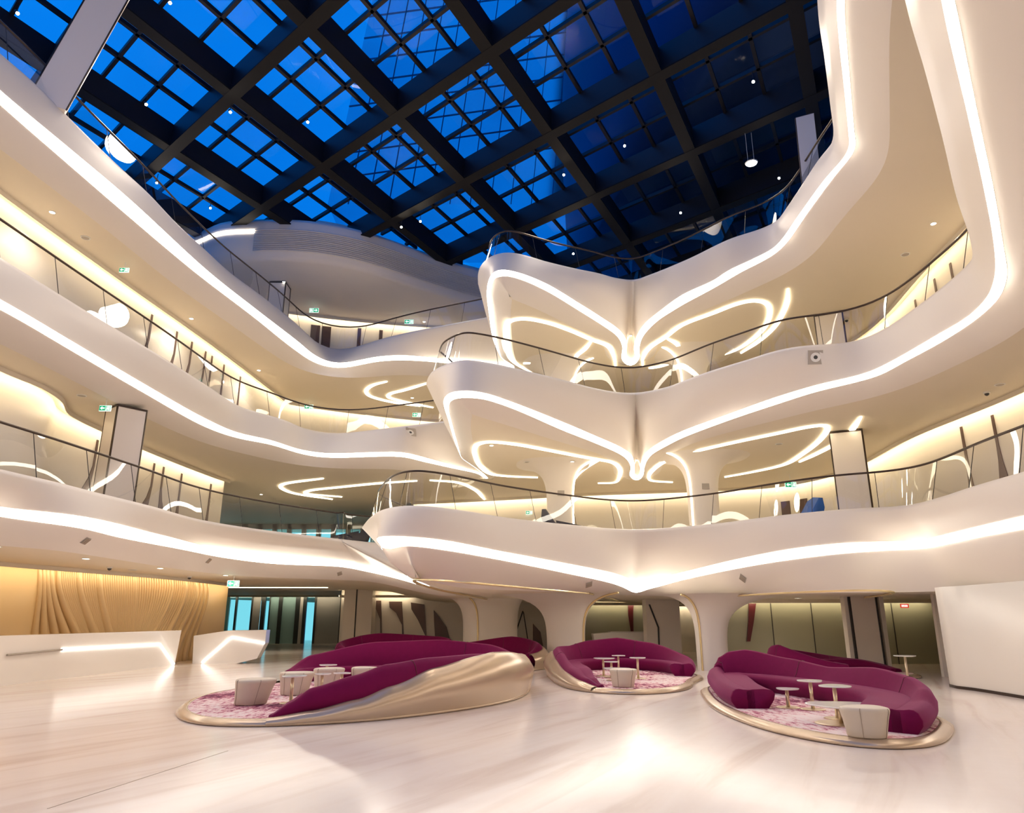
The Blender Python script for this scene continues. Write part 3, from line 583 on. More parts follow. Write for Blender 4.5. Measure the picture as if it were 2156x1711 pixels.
for q, (out, dep, p) in enumerate(cells):
    if q < 300:
        o = bpy.data.objects.new('glass_pane', pane_me); COL.objects.link(o); o.parent = sk; o.location = p - sk.location
    else: rest = add(rest, ([p+Vector(w.co) for w in pane_me.vertices], [tuple(w.vertices) for w in pane_me.polygons]))
obj('glass_panes', rest[0], rest[1], 'pane_glass', sk, kind='stuff')

# ------------------------------------------------------------------ outside: glass tower and dark facade seen through the roof
tw = thing('glass_tower', UY(900, 300, 62), 'pale blue glass tower with thin grid seen through the skylight', 'building')
bl, br, tl_, tr_ = UY(690, 430, 62), UY(1290, 430, 62), UY(850, -300, 62), UY(1330, -300, 62)
dpt = V(0, 12, 0); v, f = loft([[bl, br, br+dpt, bl+dpt], [tl_, tr_, tr_+dpt, tl_+dpt]], True, True); recalc(obj('facade', v, f, 'tower_glass', tw))
for q in range(1, 14):
    a = bl.lerp(br, q/14); b = tl_.lerp(tr_, q/14); v, f = bar(a-V(0, .1, 0), b-V(0, .1, 0), .07, .06, V(0, 1, 0)); obj('mullion', v, f, 'tower_line', tw)
for q in range(1, 16):
    a = bl.lerp(tl_, q/16); b = br.lerp(tr_, q/16); v, f = bar(a-V(0, .1, 0), b-V(0, .1, 0)+V(0, 0, 4.5), .06, .06, V(0, 1, 0)); obj('floor_line', v, f, 'tower_line', tw)
df = thing('dark_facade', (10, 25, 22.4), 'dark navy glass facade rising beside the skylight', 'building')
cu = cat([V(4.6, 52, 0), V(4.3, 42, 0), V(5.2, 33, 0), V(7.6, 25, 0), V(9.6, 19, 0), V(10.5, 12, 0), V(10, 0, 0)], 50)
v, f = loft([[p+V(0, 0, 22.3) for p in cu], [p+V(-.5, 0, 40) for p in cu], [p+V(2, 0, 75) for p in cu], [p+V(16, 0, 75) for p in cu], [p+V(16, 0, 22.3) for p in cu], [p+V(0, 0, 22.3) for p in cu]]); recalc(obj('facade', v, f, 'facade_dark', df, True))

# ------------------------------------------------------------------ golden relief wall behind the reception
GW = cat([V(-17.2, 6, 0), V(-16.4, 14, 0), V(-15.36, 22.3, 0), V(-13.95, 29.4, 0), V(-13.8, 36.4, 0)], 120)
go = offset(GW, .3, False)
v, f = loft([GW, [p+V(0, 0, 3.32) for p in GW], [p+V(0, 0, 3.32) for p in go], go])
gw = recalc(obj('wall_left_0', v, f, 'gold_wall', None, True, 'structure', 'golden wall with flowing rib relief behind the reception desks'))
def gpt(px, z):                   # point of the golden wall photographed at column px at height z
    best = None
    for i in range(len(GW)-1):
        xs = []
        for p in (GW[i], GW[i+1]): xs.append(CX+F*p.x/(p.y*CP+(z-CH)*SP))
        if xs[0] <= px <= xs[1] or best is None:
            t = (px-xs[0])/(xs[1]-xs[0]) if xs[1] != xs[0] else 0
            if 0 <= t <= 1: best = GW[i].lerp(GW[i+1], t)
    best = best or GW[0]; return V(best.x, best.y, z)
def rib(pt, pb, r):
    pts = []
    for q in range(15):
        s = q/14; s2 = sstep(.05, .95, s); z = 3.28*(1-s); pts.append(gpt(pt+(pb-pt)*s2 + math.sin(s*math.pi)*(pt-pb)*.10, z) + V(.02, 0, 0))
    v, f = tube(pts, lambda t: r*(.55+.9*t), 6, ref=V(1, 0, 0)); obj('rib', v, f, 'gold_wall', gw, True)
for pt, pb, r in ((82, 62, .10), (90, 88, .11), (98, 122, .12), (107, 152, .13), (122, 182, .13), (165, 212, .17), (207, 236, .17), (283, 272, .10), (360, 296, .11), (388, 330, .13), (410, 352, .12), (420, 368, .10), (428, 385, .09), (436, 398, .08)): rib(pt, pb, r)
for lo, hi, l2, h2, n, r in ((126, 161, 187, 208, 9, .06), (171, 203, 216, 232, 8, .065), (213, 279, 240, 269, 15, .07), (288, 355, 275, 293, 14, .07), (366, 384, 302, 326, 5, .06), (393, 407, 336, 348, 5, .055)):
    for q in range(n): rib(lo+(hi-lo)*q/(n-1), l2+(h2-l2)*q/(n-1), r)
valance(offset(GW, -.50, False), offset(GW, -.47, False), 3.3, gw)

# ------------------------------------------------------------------ reception desks
d1 = thing('reception_desk', (-13.3, 22, 0), 'long faceted white reception desk with glowing diagonal line', 'desk')
def prism(front, back):
    n = len(front); return front+back, [tuple(range(n))[::-1], tuple(range(n, 2*n))] + [(i, (i+1) % n, n+(i+1) % n, n+i) for i in range(n)]
def D1(y, z, o=0): return V(-13.35+(y-20.2)*.062+o, y, z)
front = [D1(12, 0, -.25), D1(29.2, 0, -.25), D1(29.0, .5), D1(28.8, 1.27, .05), D1(12, 1.24, .05), D1(12, .6, .06)]
front = [D1(12, 0, -.12), D1(29.3, 0, -.05), D1(29.3, 1.27, .05), D1(12, 1.27, .05)]
v, f = prism(front, [p+V(-.95, .0, 0) + (V(0, .9, -.12) if p.y > 20 else V(0, 0, 0)) for p in front]); recalc(obj('body', v, f, 'desk_white', d1))
def face_line(pts, r, m, nm, par): v, f = tube(pts, r, 6); return obj(nm, v, f, m, par)
face_line([D1(20.2, .78, .055), D1(22.4, .83, .057)], .03, 'vent_grey', 'dim_line', d1)
face_line([D1(22.4, .83, .03), D1(27.9, .80, .03), D1(29.2, .05, -.03)], .035, 'desk_light', 'light_line', d1)
d2 = thing('reception_desk', UY(480, 1397, 30.3), 'short faceted white reception desk with bent glowing line, near the entrance', 'desk')
fp = [(405, 1397), (497, 1394), (541, 1386), (558, 1354), (561, 1326), (480, 1327), (408, 1338)]
front = [UY(x, y, 30.3) for x, y in fp]; dz = -min(p.z for p in front)
front = [p+V(0, 0, max(0, -p.z)) for p in front]; front[0].z = front[1].z = 0
v, f = prism(front, [p+V(-.2, 1.1, 0) for p in front]); recalc(obj('body', v, f, 'desk_white', d2))
face_line([UY(x, y, 30.28) for x, y in ((425, 1394), (487, 1341), (557, 1354))], .03, 'desk_light', 'light_line', d2)

# ------------------------------------------------------------------ entrance at the far left
EY = 54.0
def sheet(name, px0, px1, z0, z1, Y, m, parent, th=.06, shift=0, lab=None):
    a = (px0-CX)/F; b = (px1-CX)/F; dep = Y*CP; x0 = a*dep; x1 = b*dep
    v, f = box(x0+shift, Y, z0, x1+shift, Y+th, z1); return obj(name, v, f, m, parent, label=lab)
en = thing('door_1', (-18, EY, 0), 'glazed entrance with dark frames and teal light', None, kind='structure')
for p0, p1, m, nm in ((470, 492, 'entrance_glass', 'pane'), (496, 526, 'entrance_glass', 'pane'), (529, 546, 'door_grey', 'panel'), (556, 564, 'entrance_glass', 'pane'), (566, 584, 'teal_blind', 'panel'), (592, 620, 'teal_blind', 'panel'), (629, 636, 'device_white', 'panel'), (643, 660, 'entrance_glass', 'pane'), (664, 714, 'door_grey', 'panel')): sheet(nm, p0, p1, 0, 3.3, EY, m, en)
for p0, p1 in ((492, 496), (526, 529), (547, 556), (564, 566), (584, 592), (620, 629), (636, 643), (660, 664), (714, 718)): sheet('frame', p0, p1, 0, 3.3, EY-.08, 'frame_grey', en, .2)
sheet('street_backdrop', 440, 760, 0, 3.6, EY+9, 'daylit_street', en, .1, lab='pale cyan daylight beyond the entrance glass')
en2 = thing('window_1', (-14, 50, 4.8), 'row of blue-lit windows at the back of the lowest balcony', None, kind='structure')
for q in range(9): sheet('pane', 470+q*32, 492+q*32, 4.76, 7.55, 50, 'entrance_glass', en2); sheet('frame', 492+q*32, 502+q*32, 4.76, 7.9, 49.9, 'wall_white', en2, .2)
sheet('header', 440, 770, 7.55, 7.9, 49.9, 'wall_white', en2, .25); sheet('backdrop', 440, 770, 4.8, 7.9, 55, 'daylit_street', en2, .1)

# ------------------------------------------------------------------ back of the ground floor
def wall_sheet(name, px0, px1, z1, Y, m, lab): return tag(sheet(name, px0, px1, 0, z1, Y, m, None, .2), lab, kind='structure')
def plate_px(name, pts, Y, m, parent, th=.05):    # flat panel on a wall at distance Y
    fr = [UY(x, y, Y) for x, y in pts]; v, f = prism(fr, [p+V(0, th, 0) for p in fr]); return recalc(obj(name, v, f, m, parent))
wall_sheet('wall_far_left', 380, 480, 3.4, 56, 'wall_white', 'wall beside the entrance'); wall_sheet('wall_back_left', 716, 1000, 3.4, 44, 'wall_white', 'white back wall with brown wave panels')
wb0 = bpy.data.objects['wall_back_left']
for k, pts in enumerate(([(784, 1264), (802, 1264), (803, 1290), (804, 1345), (801, 1345), (800, 1303), (793, 1285)], [(819, 1266), (846, 1266), (848, 1300), (850, 1345), (847, 1345), (846, 1315), (834, 1290), (820, 1278)], [(865, 1268), (893, 1272), (896, 1310), (898, 1345), (894, 1335), (880, 1305), (866, 1282)], [(913, 1284), (925, 1298), (940, 1320), (947, 1345), (916, 1345), (914, 1310)])): plate_px('wave_panel', pts, 43.9, 'brown_panel', wb0, .09)
bc = thing('box_column', (-10, 43, 0), 'square white pillar with dark joints near the entrance', None, kind='structure')
sheet('shaft', 722, 782, 0, 3.35, 42.6, 'column_panel', bc, 1.2); sheet('joint', 747, 749.5, 0, 3.3, 42.57, 'black_line', bc, .04); sheet('plinth', 721, 783, 0, .1, 42.55, 'bronze', bc, .1)
wall_sheet('wall_back_centre', 1000, 1330, 3.2, 43, 'wall_white', 'shaded white back wall between the columns')
wc = bpy.data.objects['wall_back_centre']; plate_px('dark_doorway', [(1122, 1312), (1138, 1330), (1146, 1372), (1122, 1372)], 42.9, 'brown_panel', wc, .1)
for a in ([(1080, 1345), (1100, 1285), (1102, 1286), (1083, 1345)], [(1103, 1288), (1112, 1345), (1110, 1345), (1101, 1288)]): plate_px('dark_joint', a, 42.9, 'black_line', wc, .05)
wall_sheet('wall_back_bar', 1228, 1365, 3.0, 40, 'olive_glass', 'dark olive back wall behind the white bar counter')
plate_px('burgundy_panel', [(1322, 1262), (1335, 1262), (1333, 1290), (1334, 1335), (1329, 1335), (1323, 1295)], 39.9, 'burgundy_panel', bpy.data.objects['wall_back_bar'], .08)
wbr = wall_sheet('wall_back_right', 1366, 1530, 3.0, 40.5, 'wall_white', 'pale back wall beside the white pillar')
def counter(name, pts, Y, lab, m='desk_white'):
    fr = [UY(x, y, Y) for x, y in pts]
    for p in sorted(fr, key=lambda p: p.z)[:2]: p.z = 0
    r = thing(name, V(fr[0].x, Y, 0), lab, 'counter'); v, f = prism(fr, [p+V(0, .9, 0) for p in fr]); recalc(obj('body', v, f, m, r)); t = [p for p in sorted(fr, key=lambda p: -p.z)[:2]]
    v, f = bar(t[0]+V(0, .45, .01), t[1]+V(0, .45, .01), 1.0, .03); obj('counter_top', v, f, 'table_white', r)
counter('bar_counter', [(1249, 1334), (1285, 1331), (1362, 1331), (1362, 1375), (1256, 1375)], 36, 'angular white bar counter behind the middle sofa island')
counter('bar_counter', [(1545, 1347), (1628, 1347), (1624, 1385), (1545, 1385)], 31, 'pale bar counter beside the right flared column')
pc = thing('box_column', (6, 33, 0), 'white pillar with slanting dark joint behind the middle sofa', None, kind='structure')
sheet('shaft', 1361, 1432, 0, 2.8, 33, 'column_panel', pc, .9); plate_px('dark_joint', [(1366, 1272), (1369, 1272), (1388, 1320), (1390, 1375), (1387, 1375), (1385, 1321)], 32.95, 'black_line', pc, .06); sheet('plinth', 1360, 1433, 0, .12, 32.96, 'bronze', pc, .1)
wo_ = tag(sheet('wall_right_back', 1525, 1985, 0, 3.0, 30, 'olive_glass', None, .2), 'glossy olive glass wall behind the right sofa island', kind='structure')
for px in (1625, 1710, 1880): sheet('joint', px, px+1.2, 0, 2.6, 29.97, 'black_line', wo_, .05)
plate_px('burgundy_panel', [(1577, 1270), (1592, 1270), (1587, 1310), (1580, 1350), (1573, 1350), (1576, 1310)], 29.9, 'burgundy_panel', wo_, .08)
pr = thing('box_column', (11.5, 26, 0), 'white pillar with black edges behind the right sofa island', None, kind='structure')
def lean_sheet(name, a0, a1, b0, b1, Y, m, parent, th, z1=2.75):
    fr = [UY(a0, 1262, Y), UY(a1, 1262, Y), UY(b1, 1415, Y), UY(b0, 1415, Y)]
    for p in fr[:2]: p.z = z1
    for p in fr[2:]: p.z = 0
    v, f = prism(fr, [p+V(0, th, 0) for p in fr]); return recalc(obj(name, v, f, m, parent))
lean_sheet('shaft', 1790, 1843, 1810, 1866, 26, 'column_panel', pr, .8); lean_sheet('edge_strip', 1787, 1790.5, 1807, 1811, 25.97, 'black_line', pr, .1); lean_sheet('edge_strip', 1843, 1846.5, 1865, 1869, 25.97, 'black_line', pr, .1)
lean_sheet('side_panel', 1777, 1786, 1795, 1806, 26.1, 'wall_white', pr, .3); lean_sheet('side_panel', 1850, 1860, 1872, 1880, 26.1, 'wall_white', pr, .3)
po = tag(lean_sheet('trim_2', 1966, 1976, 1987, 1996, 23.5, 'wall_white', None, .15), 'cream door post beside the curved white wall', kind='structure')
RWL = cat([V(22, 28, 0), V(17, 27, 0), V(14.2, 24.6, 0), V(12.9, 22.0, 0)] + [U(2003, 1447, 0), U(2054, 1454, 0), U(2156, 1471, 0)] + [V(10.9, 13, 0), V(10.8, 6, 0), V(11, -4, 0), V(10, -12, 0)], 80)
ro = offset(RWL, .3, False)
v, f = loft([RWL, [p+V(0, 0, 2.5) for p in RWL], [p+V(0, 0, 2.5) for p in ro], ro]); wr0 = recalc(obj('wall_right_0', v, f, 'wall_white', None, True, 'structure', 'curved white wall of the lobby at right'))
q = offset(RWL, -.02, False); v, f = loft([q, [p+V(0, 0, .07) for p in q]]); obj('baseboard_right', v, f, 'bronze', wr0, True)
def fill_cove(px0, px1, z, Y, parent, w=.45):
    x0 = (px0-CX)/F*Y*CP; x1 = (px1-CX)/F*Y*CP; n = 4; L_ = [V(x0+(x1-x0)*i/(n-1), Y-w, 0) for i in range(n)]; valance(L_, [p+V(0, .03, 0) for p in L_], z, parent)
for a in ((470, 716, 3.3, 54, en, .8), (716, 990, 3.0, 44, wb0), (1010, 1225, 2.75, 43, wc), (1232, 1360, 2.5, 40, bpy.data.objects['wall_back_bar']), (1535, 1960, 2.42, 30, wo_), (1370, 1528, 2.45, 40.5, wbr)): fill_cove(*a)  # coves added to brighten the entrance and the ground-floor back walls
a = UC(482, 1236); b = UC(690, 1236); v, f = bar(V(a.x, a.y, 3.27), V(b.x, b.y, b.z-.03), .12, .03); obj('ceiling_strip', v, f, 'petal_light', en)
# enclosing outer walls of the building (mostly hidden)
for nm, a, b in (('wall_outer_left', (-26, -14), (-26, 62)), ('wall_outer_right', (24, -14), (24, 62)), ('wall_outer_front', (-26, -14), (24, -14))):
    v, f = bar(V(*a, 0), V(*b, 0), .3, 14.4); obj(nm, v, f, 'wall_white', None, kind='structure', label='plain outer wall')
v, f = box(-9, 58, 0, 24, 58.3, 14.4); obj('wall_outer_back', v, f, 'wall_white', None, kind='structure', label='plain outer wall at the back')
for z0 in (4.8, 9.6): v, f = box(-26, 61.6, z0, -9, 61.9, z0+4.8); obj('wall_outer_rear', v, f, 'wall_white', None, kind='structure', label='plain rear wall')
for (x, y) in ((-20, 45), (-16, 45), (-18, 40)):
    pass

# ------------------------------------------------------------------ sofa islands
def sofa_island(name, outline, s0, s1, hk, wk, gk, lab, n=150, seatz=.43):
    c0 = smooth_loop(cat(outline, 400, True), 90); m = len(outline)
    # station s counts outline control points
    near = [min(range(400), key=lambda q: (c0[q]-p).length) for p in outline]; near[0] = 0
    def at(s):
        i = int(math.floor(s)); t = s-i; a = near[i % m]; b = near[(i+1) % m]; b = b+400 if b <= a else b
        q = a+(b-a)*t; k = int(q); return c0[k % 400].lerp(c0[(k+1) % 400], q-k)
    sg = 1 if area2(c0) > 0 else -1
    cen = sum(c0, V(0, 0, 0))/400; root = thing(name, (cen.x, cen.y, 0), lab, 'sofa', 'sofa islands')
    ring = lambda d, z: [p+V(0, 0, z) for p in offset(c0, d*sg)]
    v, f = loft([ring(.06, 0), ring(.005, .012), ring(.0, .04), ring(.05, .075), ring(.15, .108), ring(.20, .112), ring(.20, .06)], True); recalc(obj('platform_rim', v, f, 'gold', root, True, label='polished gold rim'))
    r = ring(.19, .104); v = r+[V(cen.x, cen.y, .104)]; f = [(i, (i+1) % 400, 400) for i in range(400)]; recalc(obj('carpet', v, f, 'carpet', root, label='pink and burgundy patterned carpet'))
    body, seat, shell = [], [], []
    for q in range(n+1):
        s = s0+(s1-s0)*q/n; p = at(s); e = .22; t = at(s+e)-at(s-e); t.z = 0; t.normalize(); nv = V(-t.y, t.x, 0)*sg
        h = lin(hk, s); w = lin(wk, s); g = lin(gk, s) if gk else 0
        sz = min(seatz, max(.13, h*.96)); hh = max(h, .15); wb_ = min(.62, w*.7); P_ = lambda i, z: p+nv*i+V(0, 0, z)
        bulge = .10*min(1, hh/.8)
        fl = min(1, hh/.45)
        body.append([P_(.27+.14*fl, .105), P_(.27+.02*fl, hh*.22), P_(.25-bulge*.9, hh*.5), P_(.25-bulge, hh*.68), P_(.27-bulge*.5, hh*.9), P_(.30, hh*.985), P_(.36, hh), P_(min(.44, wb_*.8), max(sz, hh*.97)), P_(wb_*.90, max(sz, hh*.62)), P_(wb_, sz-.01), P_(wb_, .105)])
        seat.append([P_(wb_-.14, .105), P_(wb_-.14, sz-.02), P_(wb_-.02, sz+.008), P_(wb_+(w-wb_)*.5, sz+.018), P_(w-.05, sz), P_(w, sz-.06), P_(w-.03, sz*.6), P_(w-.14, .105)])
        if gk: shell.append([P_(.02, .02), P_(-.06*min(1, g*2), .35*g), P_(-.10*min(1, g*1.6), .62*g), P_(.02*1, .85*g+.02), P_(.12, .97*g+.03), P_(.20, g+.03), P_(.24, g*.9)])
    parts = {}
    for nm, rows, m_ in (('backrest', body, 'velvet'), ('seat', seat, 'velvet')):
        cols = list(map(list, zip(*rows))); v, f = loft(cols); k = len(cols); L = len(rows)
        f.append(tuple(i*L for i in range(k))); f.append(tuple(i*L+L-1 for i in range(k))[::-1]); o = recalc(obj(nm, v, f, m_, root, True)); parts[nm] = o.name
    for fr in (.28, .5, .74):
        row = body[int(n*fr)]; nn = (row[9]-row[0]); nn.z = 0; nn.normalize()
        v, f = tube([row[i] + V(0, 0, .004 if i in (5, 6) else 0) + nn*(.004 if i > 6 else -.004) for i in range(3, 10)], .005, 5, ref=V(.5, .5, .2)); obj('back_seam', v, f, 'burgundy_panel', bpy.data.objects[parts['backrest']])
    if gk:
        cols = list(map(list, zip(*shell))); v, f = loft(cols); recalc(obj('gold_shell', v, f, 'gold', root, True, label='sweeping polished gold shell'))
    return root
O1 = UL([(367, 1504), (376, 1516), (406, 1526.5), (471, 1531.5), (560, 1531), (657, 1527), (760, 1521), (833, 1514), (925, 1503), (1018, 1489), (1080, 1476)], 0) + [V(.42, 18.6, 0), V(.4, 20.2, 0), V(-.4, 21.6, 0), V(-2, 22.3, 0), V(-4, 22.3, 0), V(-5.8, 21.3, 0)] + UL([(564, 1447), (471, 1461), (416, 1472), (384, 1486)], 0)
sofa_island('sofa_island', O1, 4.0, 16.8, [(4, .13), (4.5, .34), (5, .56), (6, .74), (7, .90), (8, .98), (9, 1.0), (10, .97), (11, .86), (12, .82), (13, 1.02), (14, 1.12), (15, 1.06), (16, .75), (16.8, .40)], [(4, .5), (5.2, .85), (8, 1.05), (15, 1.1), (16.8, .8)],
            [(4, .09), (5, .18), (6, .33), (7, .52), (8, .77), (9, .94), (9.5, .99), (10, .98), (11, .86), (12, .76), (13, .6), (14, .4), (16.8, .12)], 'large leaf-shaped magenta sofa island with sweeping gold shell at left')
O3 = UL([(1480, 1452), (1483, 1475), (1500, 1492), (1540, 1513), (1600, 1535), (1680, 1555), (1780, 1572), (1870, 1580), (1950, 1577), (1992, 1565), (2008, 1546)], 0) + [V(7.15, 12.7, 0), V(7.5, 13.8, 0), V(7.5, 15.2, 0), V(7.2, 16.7, 0), V(6.75, 18.1, 0), V(6.0, 19.2, 0), V(5.1, 19.6, 0)]
sofa_island('sofa_island', O3, 8.7, 20.6, [(8.7, .43), (10, .46), (11, .59), (12, .70), (13, .78), (14, .70), (15, .82), (16, .97), (16.5, .92), (17, .78), (18, .56), (19, .46), (20.6, .44)], [(8.7, 1.15), (10, 1.25), (13, 1.25), (16, 1.2), (18, 1.15), (20.6, 1.0)], None, 'oval magenta sofa island with thin gold rim at right')
O2 = UL([(1152, 1421), (1157, 1430), (1176, 1443), (1213, 1454), (1268, 1460.5), (1343, 1463), (1417, 1458.6), (1454, 1450), (1463, 1439)], 0) + [V(5.65, 22.8, 0), V(5.5, 24.4, 0), V(4.8, 25.7, 0), V(3.6, 26.3, 0), V(2.4, 26.0, 0), V(1.55, 25.2, 0)]
sofa_island('sofa_island', O2, 8.6, 18.6, [(8.6, .45), (9.5, .62), (11, .95), (12, 1.08), (13, 1.0), (14, .85), (15, .86), (16, .74), (17, .45), (18, .28), (18.6, .14)], [(8.6, .9), (11, 1.1), (14, 1.1), (16.5, 1.0), (18.6, .5)],
            [(8.6, .06), (12, .1), (13.5, .4), (14.5, .68), (15.2, .72), (16, .55), (17, .32), (18, .18), (18.6, .1)], 'round magenta sofa island with gold shell in the middle')
E4 = [V(math.cos(t)*3.0, math.sin(t)*2.2, 0) for t in (2*math.pi*q/16 for q in range(16))]
def ell(cx_, cy_, rx, ry, rot): return [V(cx_+math.cos(t)*rx*math.cos(rot)-math.sin(t)*ry*math.sin(rot), cy_+math.cos(t)*rx*math.sin(rot)+math.sin(t)*ry*math.cos(rot), 0) for t in (2*math.pi*q/16 for q in range(16))]
arch = [(0, .3), (2, .8), (5, 1.08), (8, .95), (10.5, .45), (12, .2)]; ww = [(0, .7), (4, 1.0), (9, 1.0), (12, .6)]; gg = [(0, .5), (3, .85), (6, .7), (9, .3), (12, .1)]
sh = lambda l, d: [(a+d, b) for a, b in l]
sofa_island('sofa_island', ell(-5.0, 32.6, 2.7, 2.0, 0), 0, 12, [(0, .85), (2, .95), (5, 1.08), (8, .75), (10.5, .45), (12, .2)], ww, gg, 'dark magenta sofa island farthest back at left')
sofa_island('sofa_island', ell(-.6, 27.5, 1.9, 1.7, 0), -2, 9, sh([(0, .55), (2, .85), (5, 1.06), (8, .85), (11, .3)], -2), sh(ww, -2), sh([(0, .5), (3, .75), (6, .3), (11, .1)], -2), 'dark magenta sofa with gold end between the left and middle islands')
sofa_island('sofa_island', ell(10.2, 24.0, 2.3, 1.6, R(-12)), 1, 12, sh([(0, .2), (2, .45), (5, .75), (8, .92), (11, .4)], 1), sh(ww, 1), None, 'shadowed dark magenta sofa behind the right island')

# ------------------------------------------------------------------ ottomans and tables
def blob(k, ph, amt): return lambda t: 1+amt*math.cos(k*(t-ph))
def ottoman(x, y, z, r, h, rot, lab, skew=.12):
    root = thing('ottoman', (x, y, z), lab, 'ottoman', 'cream leather ottomans'); prof = [(.66, 0), (.74, .012), (.78, .05), (.83, .3), (.90, .6), (.975, .84), (.99, .90), (.98, .95), (.94, .985), (.86, 1.0), (.45, 1.015)]
    fn = blob(3, rot, .07); rings = [[V(x+skew*(zz-.5)*r+rr*r*fn(t)*math.cos(t), y+rr*r*fn(t)*.95*math.sin(t), z+zz*h) for t in (2*math.pi*j/36 for j in range(36))] for rr, zz in prof]
    v, f = loft(rings[:6], True); v, f = loft(rings, True, True); cu_o = recalc(obj('cushion', v, f, 'leather', root, True))
    for a in (rot+1.05, -2.2, -.95):
        v, f = tube([V(x+skew*(zz-.5)*r+(rr*r+.004)*fn(a)*math.cos(a), y+(rr*r+.004)*fn(a)*.95*math.sin(a), z+zz*h) for rr, zz in prof[1:9]], .006, 5, ref=V(.3, 1, 0)); obj('stitched_seam', v, f, 'seam', cu_o)
def table(x, y, z, h, r, rot, lab, br=.22, grp='small white side tables'):
    root = thing('side_table', (x, y, z), lab, 'table', grp); fn = blob(3, rot, .10); k = 30
    rings = [[V(x+.05*r+rr*fn(t)*math.cos(t), y+rr*fn(t)*math.sin(t), z+zz) for t in (2*math.pi*j/k for j in range(k))] for rr, zz in ((r*.96, h-.025), (r, h-.015), (r, h-.004), (r*.98, h))]
    v, f = loft(rings, True, True); recalc(obj('table_top', v, f, 'table_white', root))
    v, f = lathe([(.035, .012), (.032, h-.03)], (x, y, z), 12); recalc(obj('leg', v, f, 'brass_leg', root, True)); v, f = lathe([(br, 0), (br, .008), (br*.9, .014)], (x, y, z), 24); recalc(obj('base_plate', v, f, 'brass_leg', root))
def OT(px0, px1, pyb, pyt, rot, lab, skew=.12):
    p = U((px0+px1)/2, pyb, .107); dep = p.y*CP+(p.z-CH)*SP; r = (px1-px0)/F*dep/2*.97; h = (pyb-pyt)/F*dep*.97; ottoman(p.x, p.y+r*.6, .107, r, h, rot, lab, skew)
OT(475, 564, 1485, 1432, .3, 'cream leather ottoman nearest on the left island rim', .2)
OT(577, 652, 1464, 1417, .8, 'cream leather ottoman second on the left island')
OT(652, 720, 1449, 1408, 1.5, 'cream leather ottoman third back on the left island, beside tables')
OT(730, 790, 1446, 1406, 2.2, 'cream leather ottoman farthest inside the left island')
OT(1286, 1346, 1447, 1410, .5, 'pale ottoman in front of tables on the middle island', .05)
OT(1790, 1894, 1555, 1493, 1.0, 'pale ottoman under the large table on the right island', .02)
def TB(px, pyb, pyt, r, rot, lab, br=.22, grp='small white side tables'):
    p = U(px, pyb, .107); dep = p.y*CP+(p.z-CH)*SP; table(p.x, p.y, .107, (pyb-pyt)/F*dep*.98, r, rot, lab, br, grp)
TB(1660, 1489, 1450, .20, 0, 'low white side table, leftmost on the right island')
TB(1712, 1493, 1434, .22, .6, 'tallest white side table in the middle of the right island')
TB(1764, 1512, 1445, .25, 1.2, 'white side table with slanted top beside the large table, right island')
TB(1772, 1523, 1484, .50, .4, 'large oval white coffee table on the right island', .4, 'white coffee tables')
TB(1271, 1423, 1386, .30, .2, 'white side table, leftmost on the middle island')
TB(1288, 1426, 1393, .20, .8, 'low white side table behind the ottoman of the middle island')
TB(1303, 1416, 1380, .20, 1.4, 'tall thin white side table in the centre of the middle island')
TB(1344, 1428, 1385, .22, .5, 'white side table, rightmost on the middle island')
TB(1296, 1432, 1407, .36, .1, 'low broad white table beside the ottoman of the middle island', .25)
TB(612, 1480, 1424, .24, .2, 'white side table before the second ottoman of the left island')
TB(676, 1459, 1419, .19, .9, 'white side table among ottomans of the left island')
TB(718, 1457, 1417, .19, 1.6, 'white side table close to the near arm of the left island')
TB(686, 1440, 1400, .22, .4, 'tall white side table behind the ottomans of the left island')
table(-4.9, 31.8, .107, .62, .3, .3, 'white side table inside the farthest left sofa'); table(10.9, 21.3, 0, .72, .28, .3, 'white side table standing by the pillar at right')

# ------------------------------------------------------------------ seats on the lowest balcony
def lounge(x, y, z, w, h, m, rot, lab):
    root = thing('lounge_chair', (x, y, z), lab, 'chair'); d = V(math.cos(rot), math.sin(rot), 0); s = V(-d.y, d.x, 0)
    prof = [(0, .0), (0, .38), (.45, .42), (.75, .55), (1.0, h), (1.08, h), (1.1, h*.7), (.95, .0)]
    rows = [[V(x, y, z)+d*(a-.5)*w+s*e+V(0, 0, b*(1-.15*abs(e))) for a, b in prof] for e in (-.45, -.4, 0, .4, .45)]
    v, f = loft(rows, True); f.append(tuple(range(len(prof)))); f.append(tuple(range(4*len(prof), 5*len(prof)))[::-1]); recalc(obj('shell', v, f, m, root, True))
    cu_ = [[V(x, y, z)+d*(a-.5)*w*.9+s*e+V(0, 0, b) for a, b in ((.02, .38), (.4, .5), (.75, .60), (.72, .40), (.4, .36))] for e in (-.36, .36)]
    v, f = loft(cu_, True, True); recalc(obj('cushion', v, f, m, root))
p = U(1668, 1075, 5.5); lounge(p.x, p.y, 4.76, 1.7, 1.25, 'blue_seat', .1, 'bright blue lounge chair behind the glass of the lowest balcony')
p = U(1190, 1095, 5.4); lounge(p.x, p.y, 4.76, 1.5, 1.1, 'navy_seat', 3.0, 'dark lounge chair beside the left column of the lowest balcony')
p = U(738, 1122, 5.3); lounge(p.x, p.y, 4.76, 1.6, 1.2, 'navy_seat', .2, 'dark navy lounge chair at the prow end of the lowest balcony')

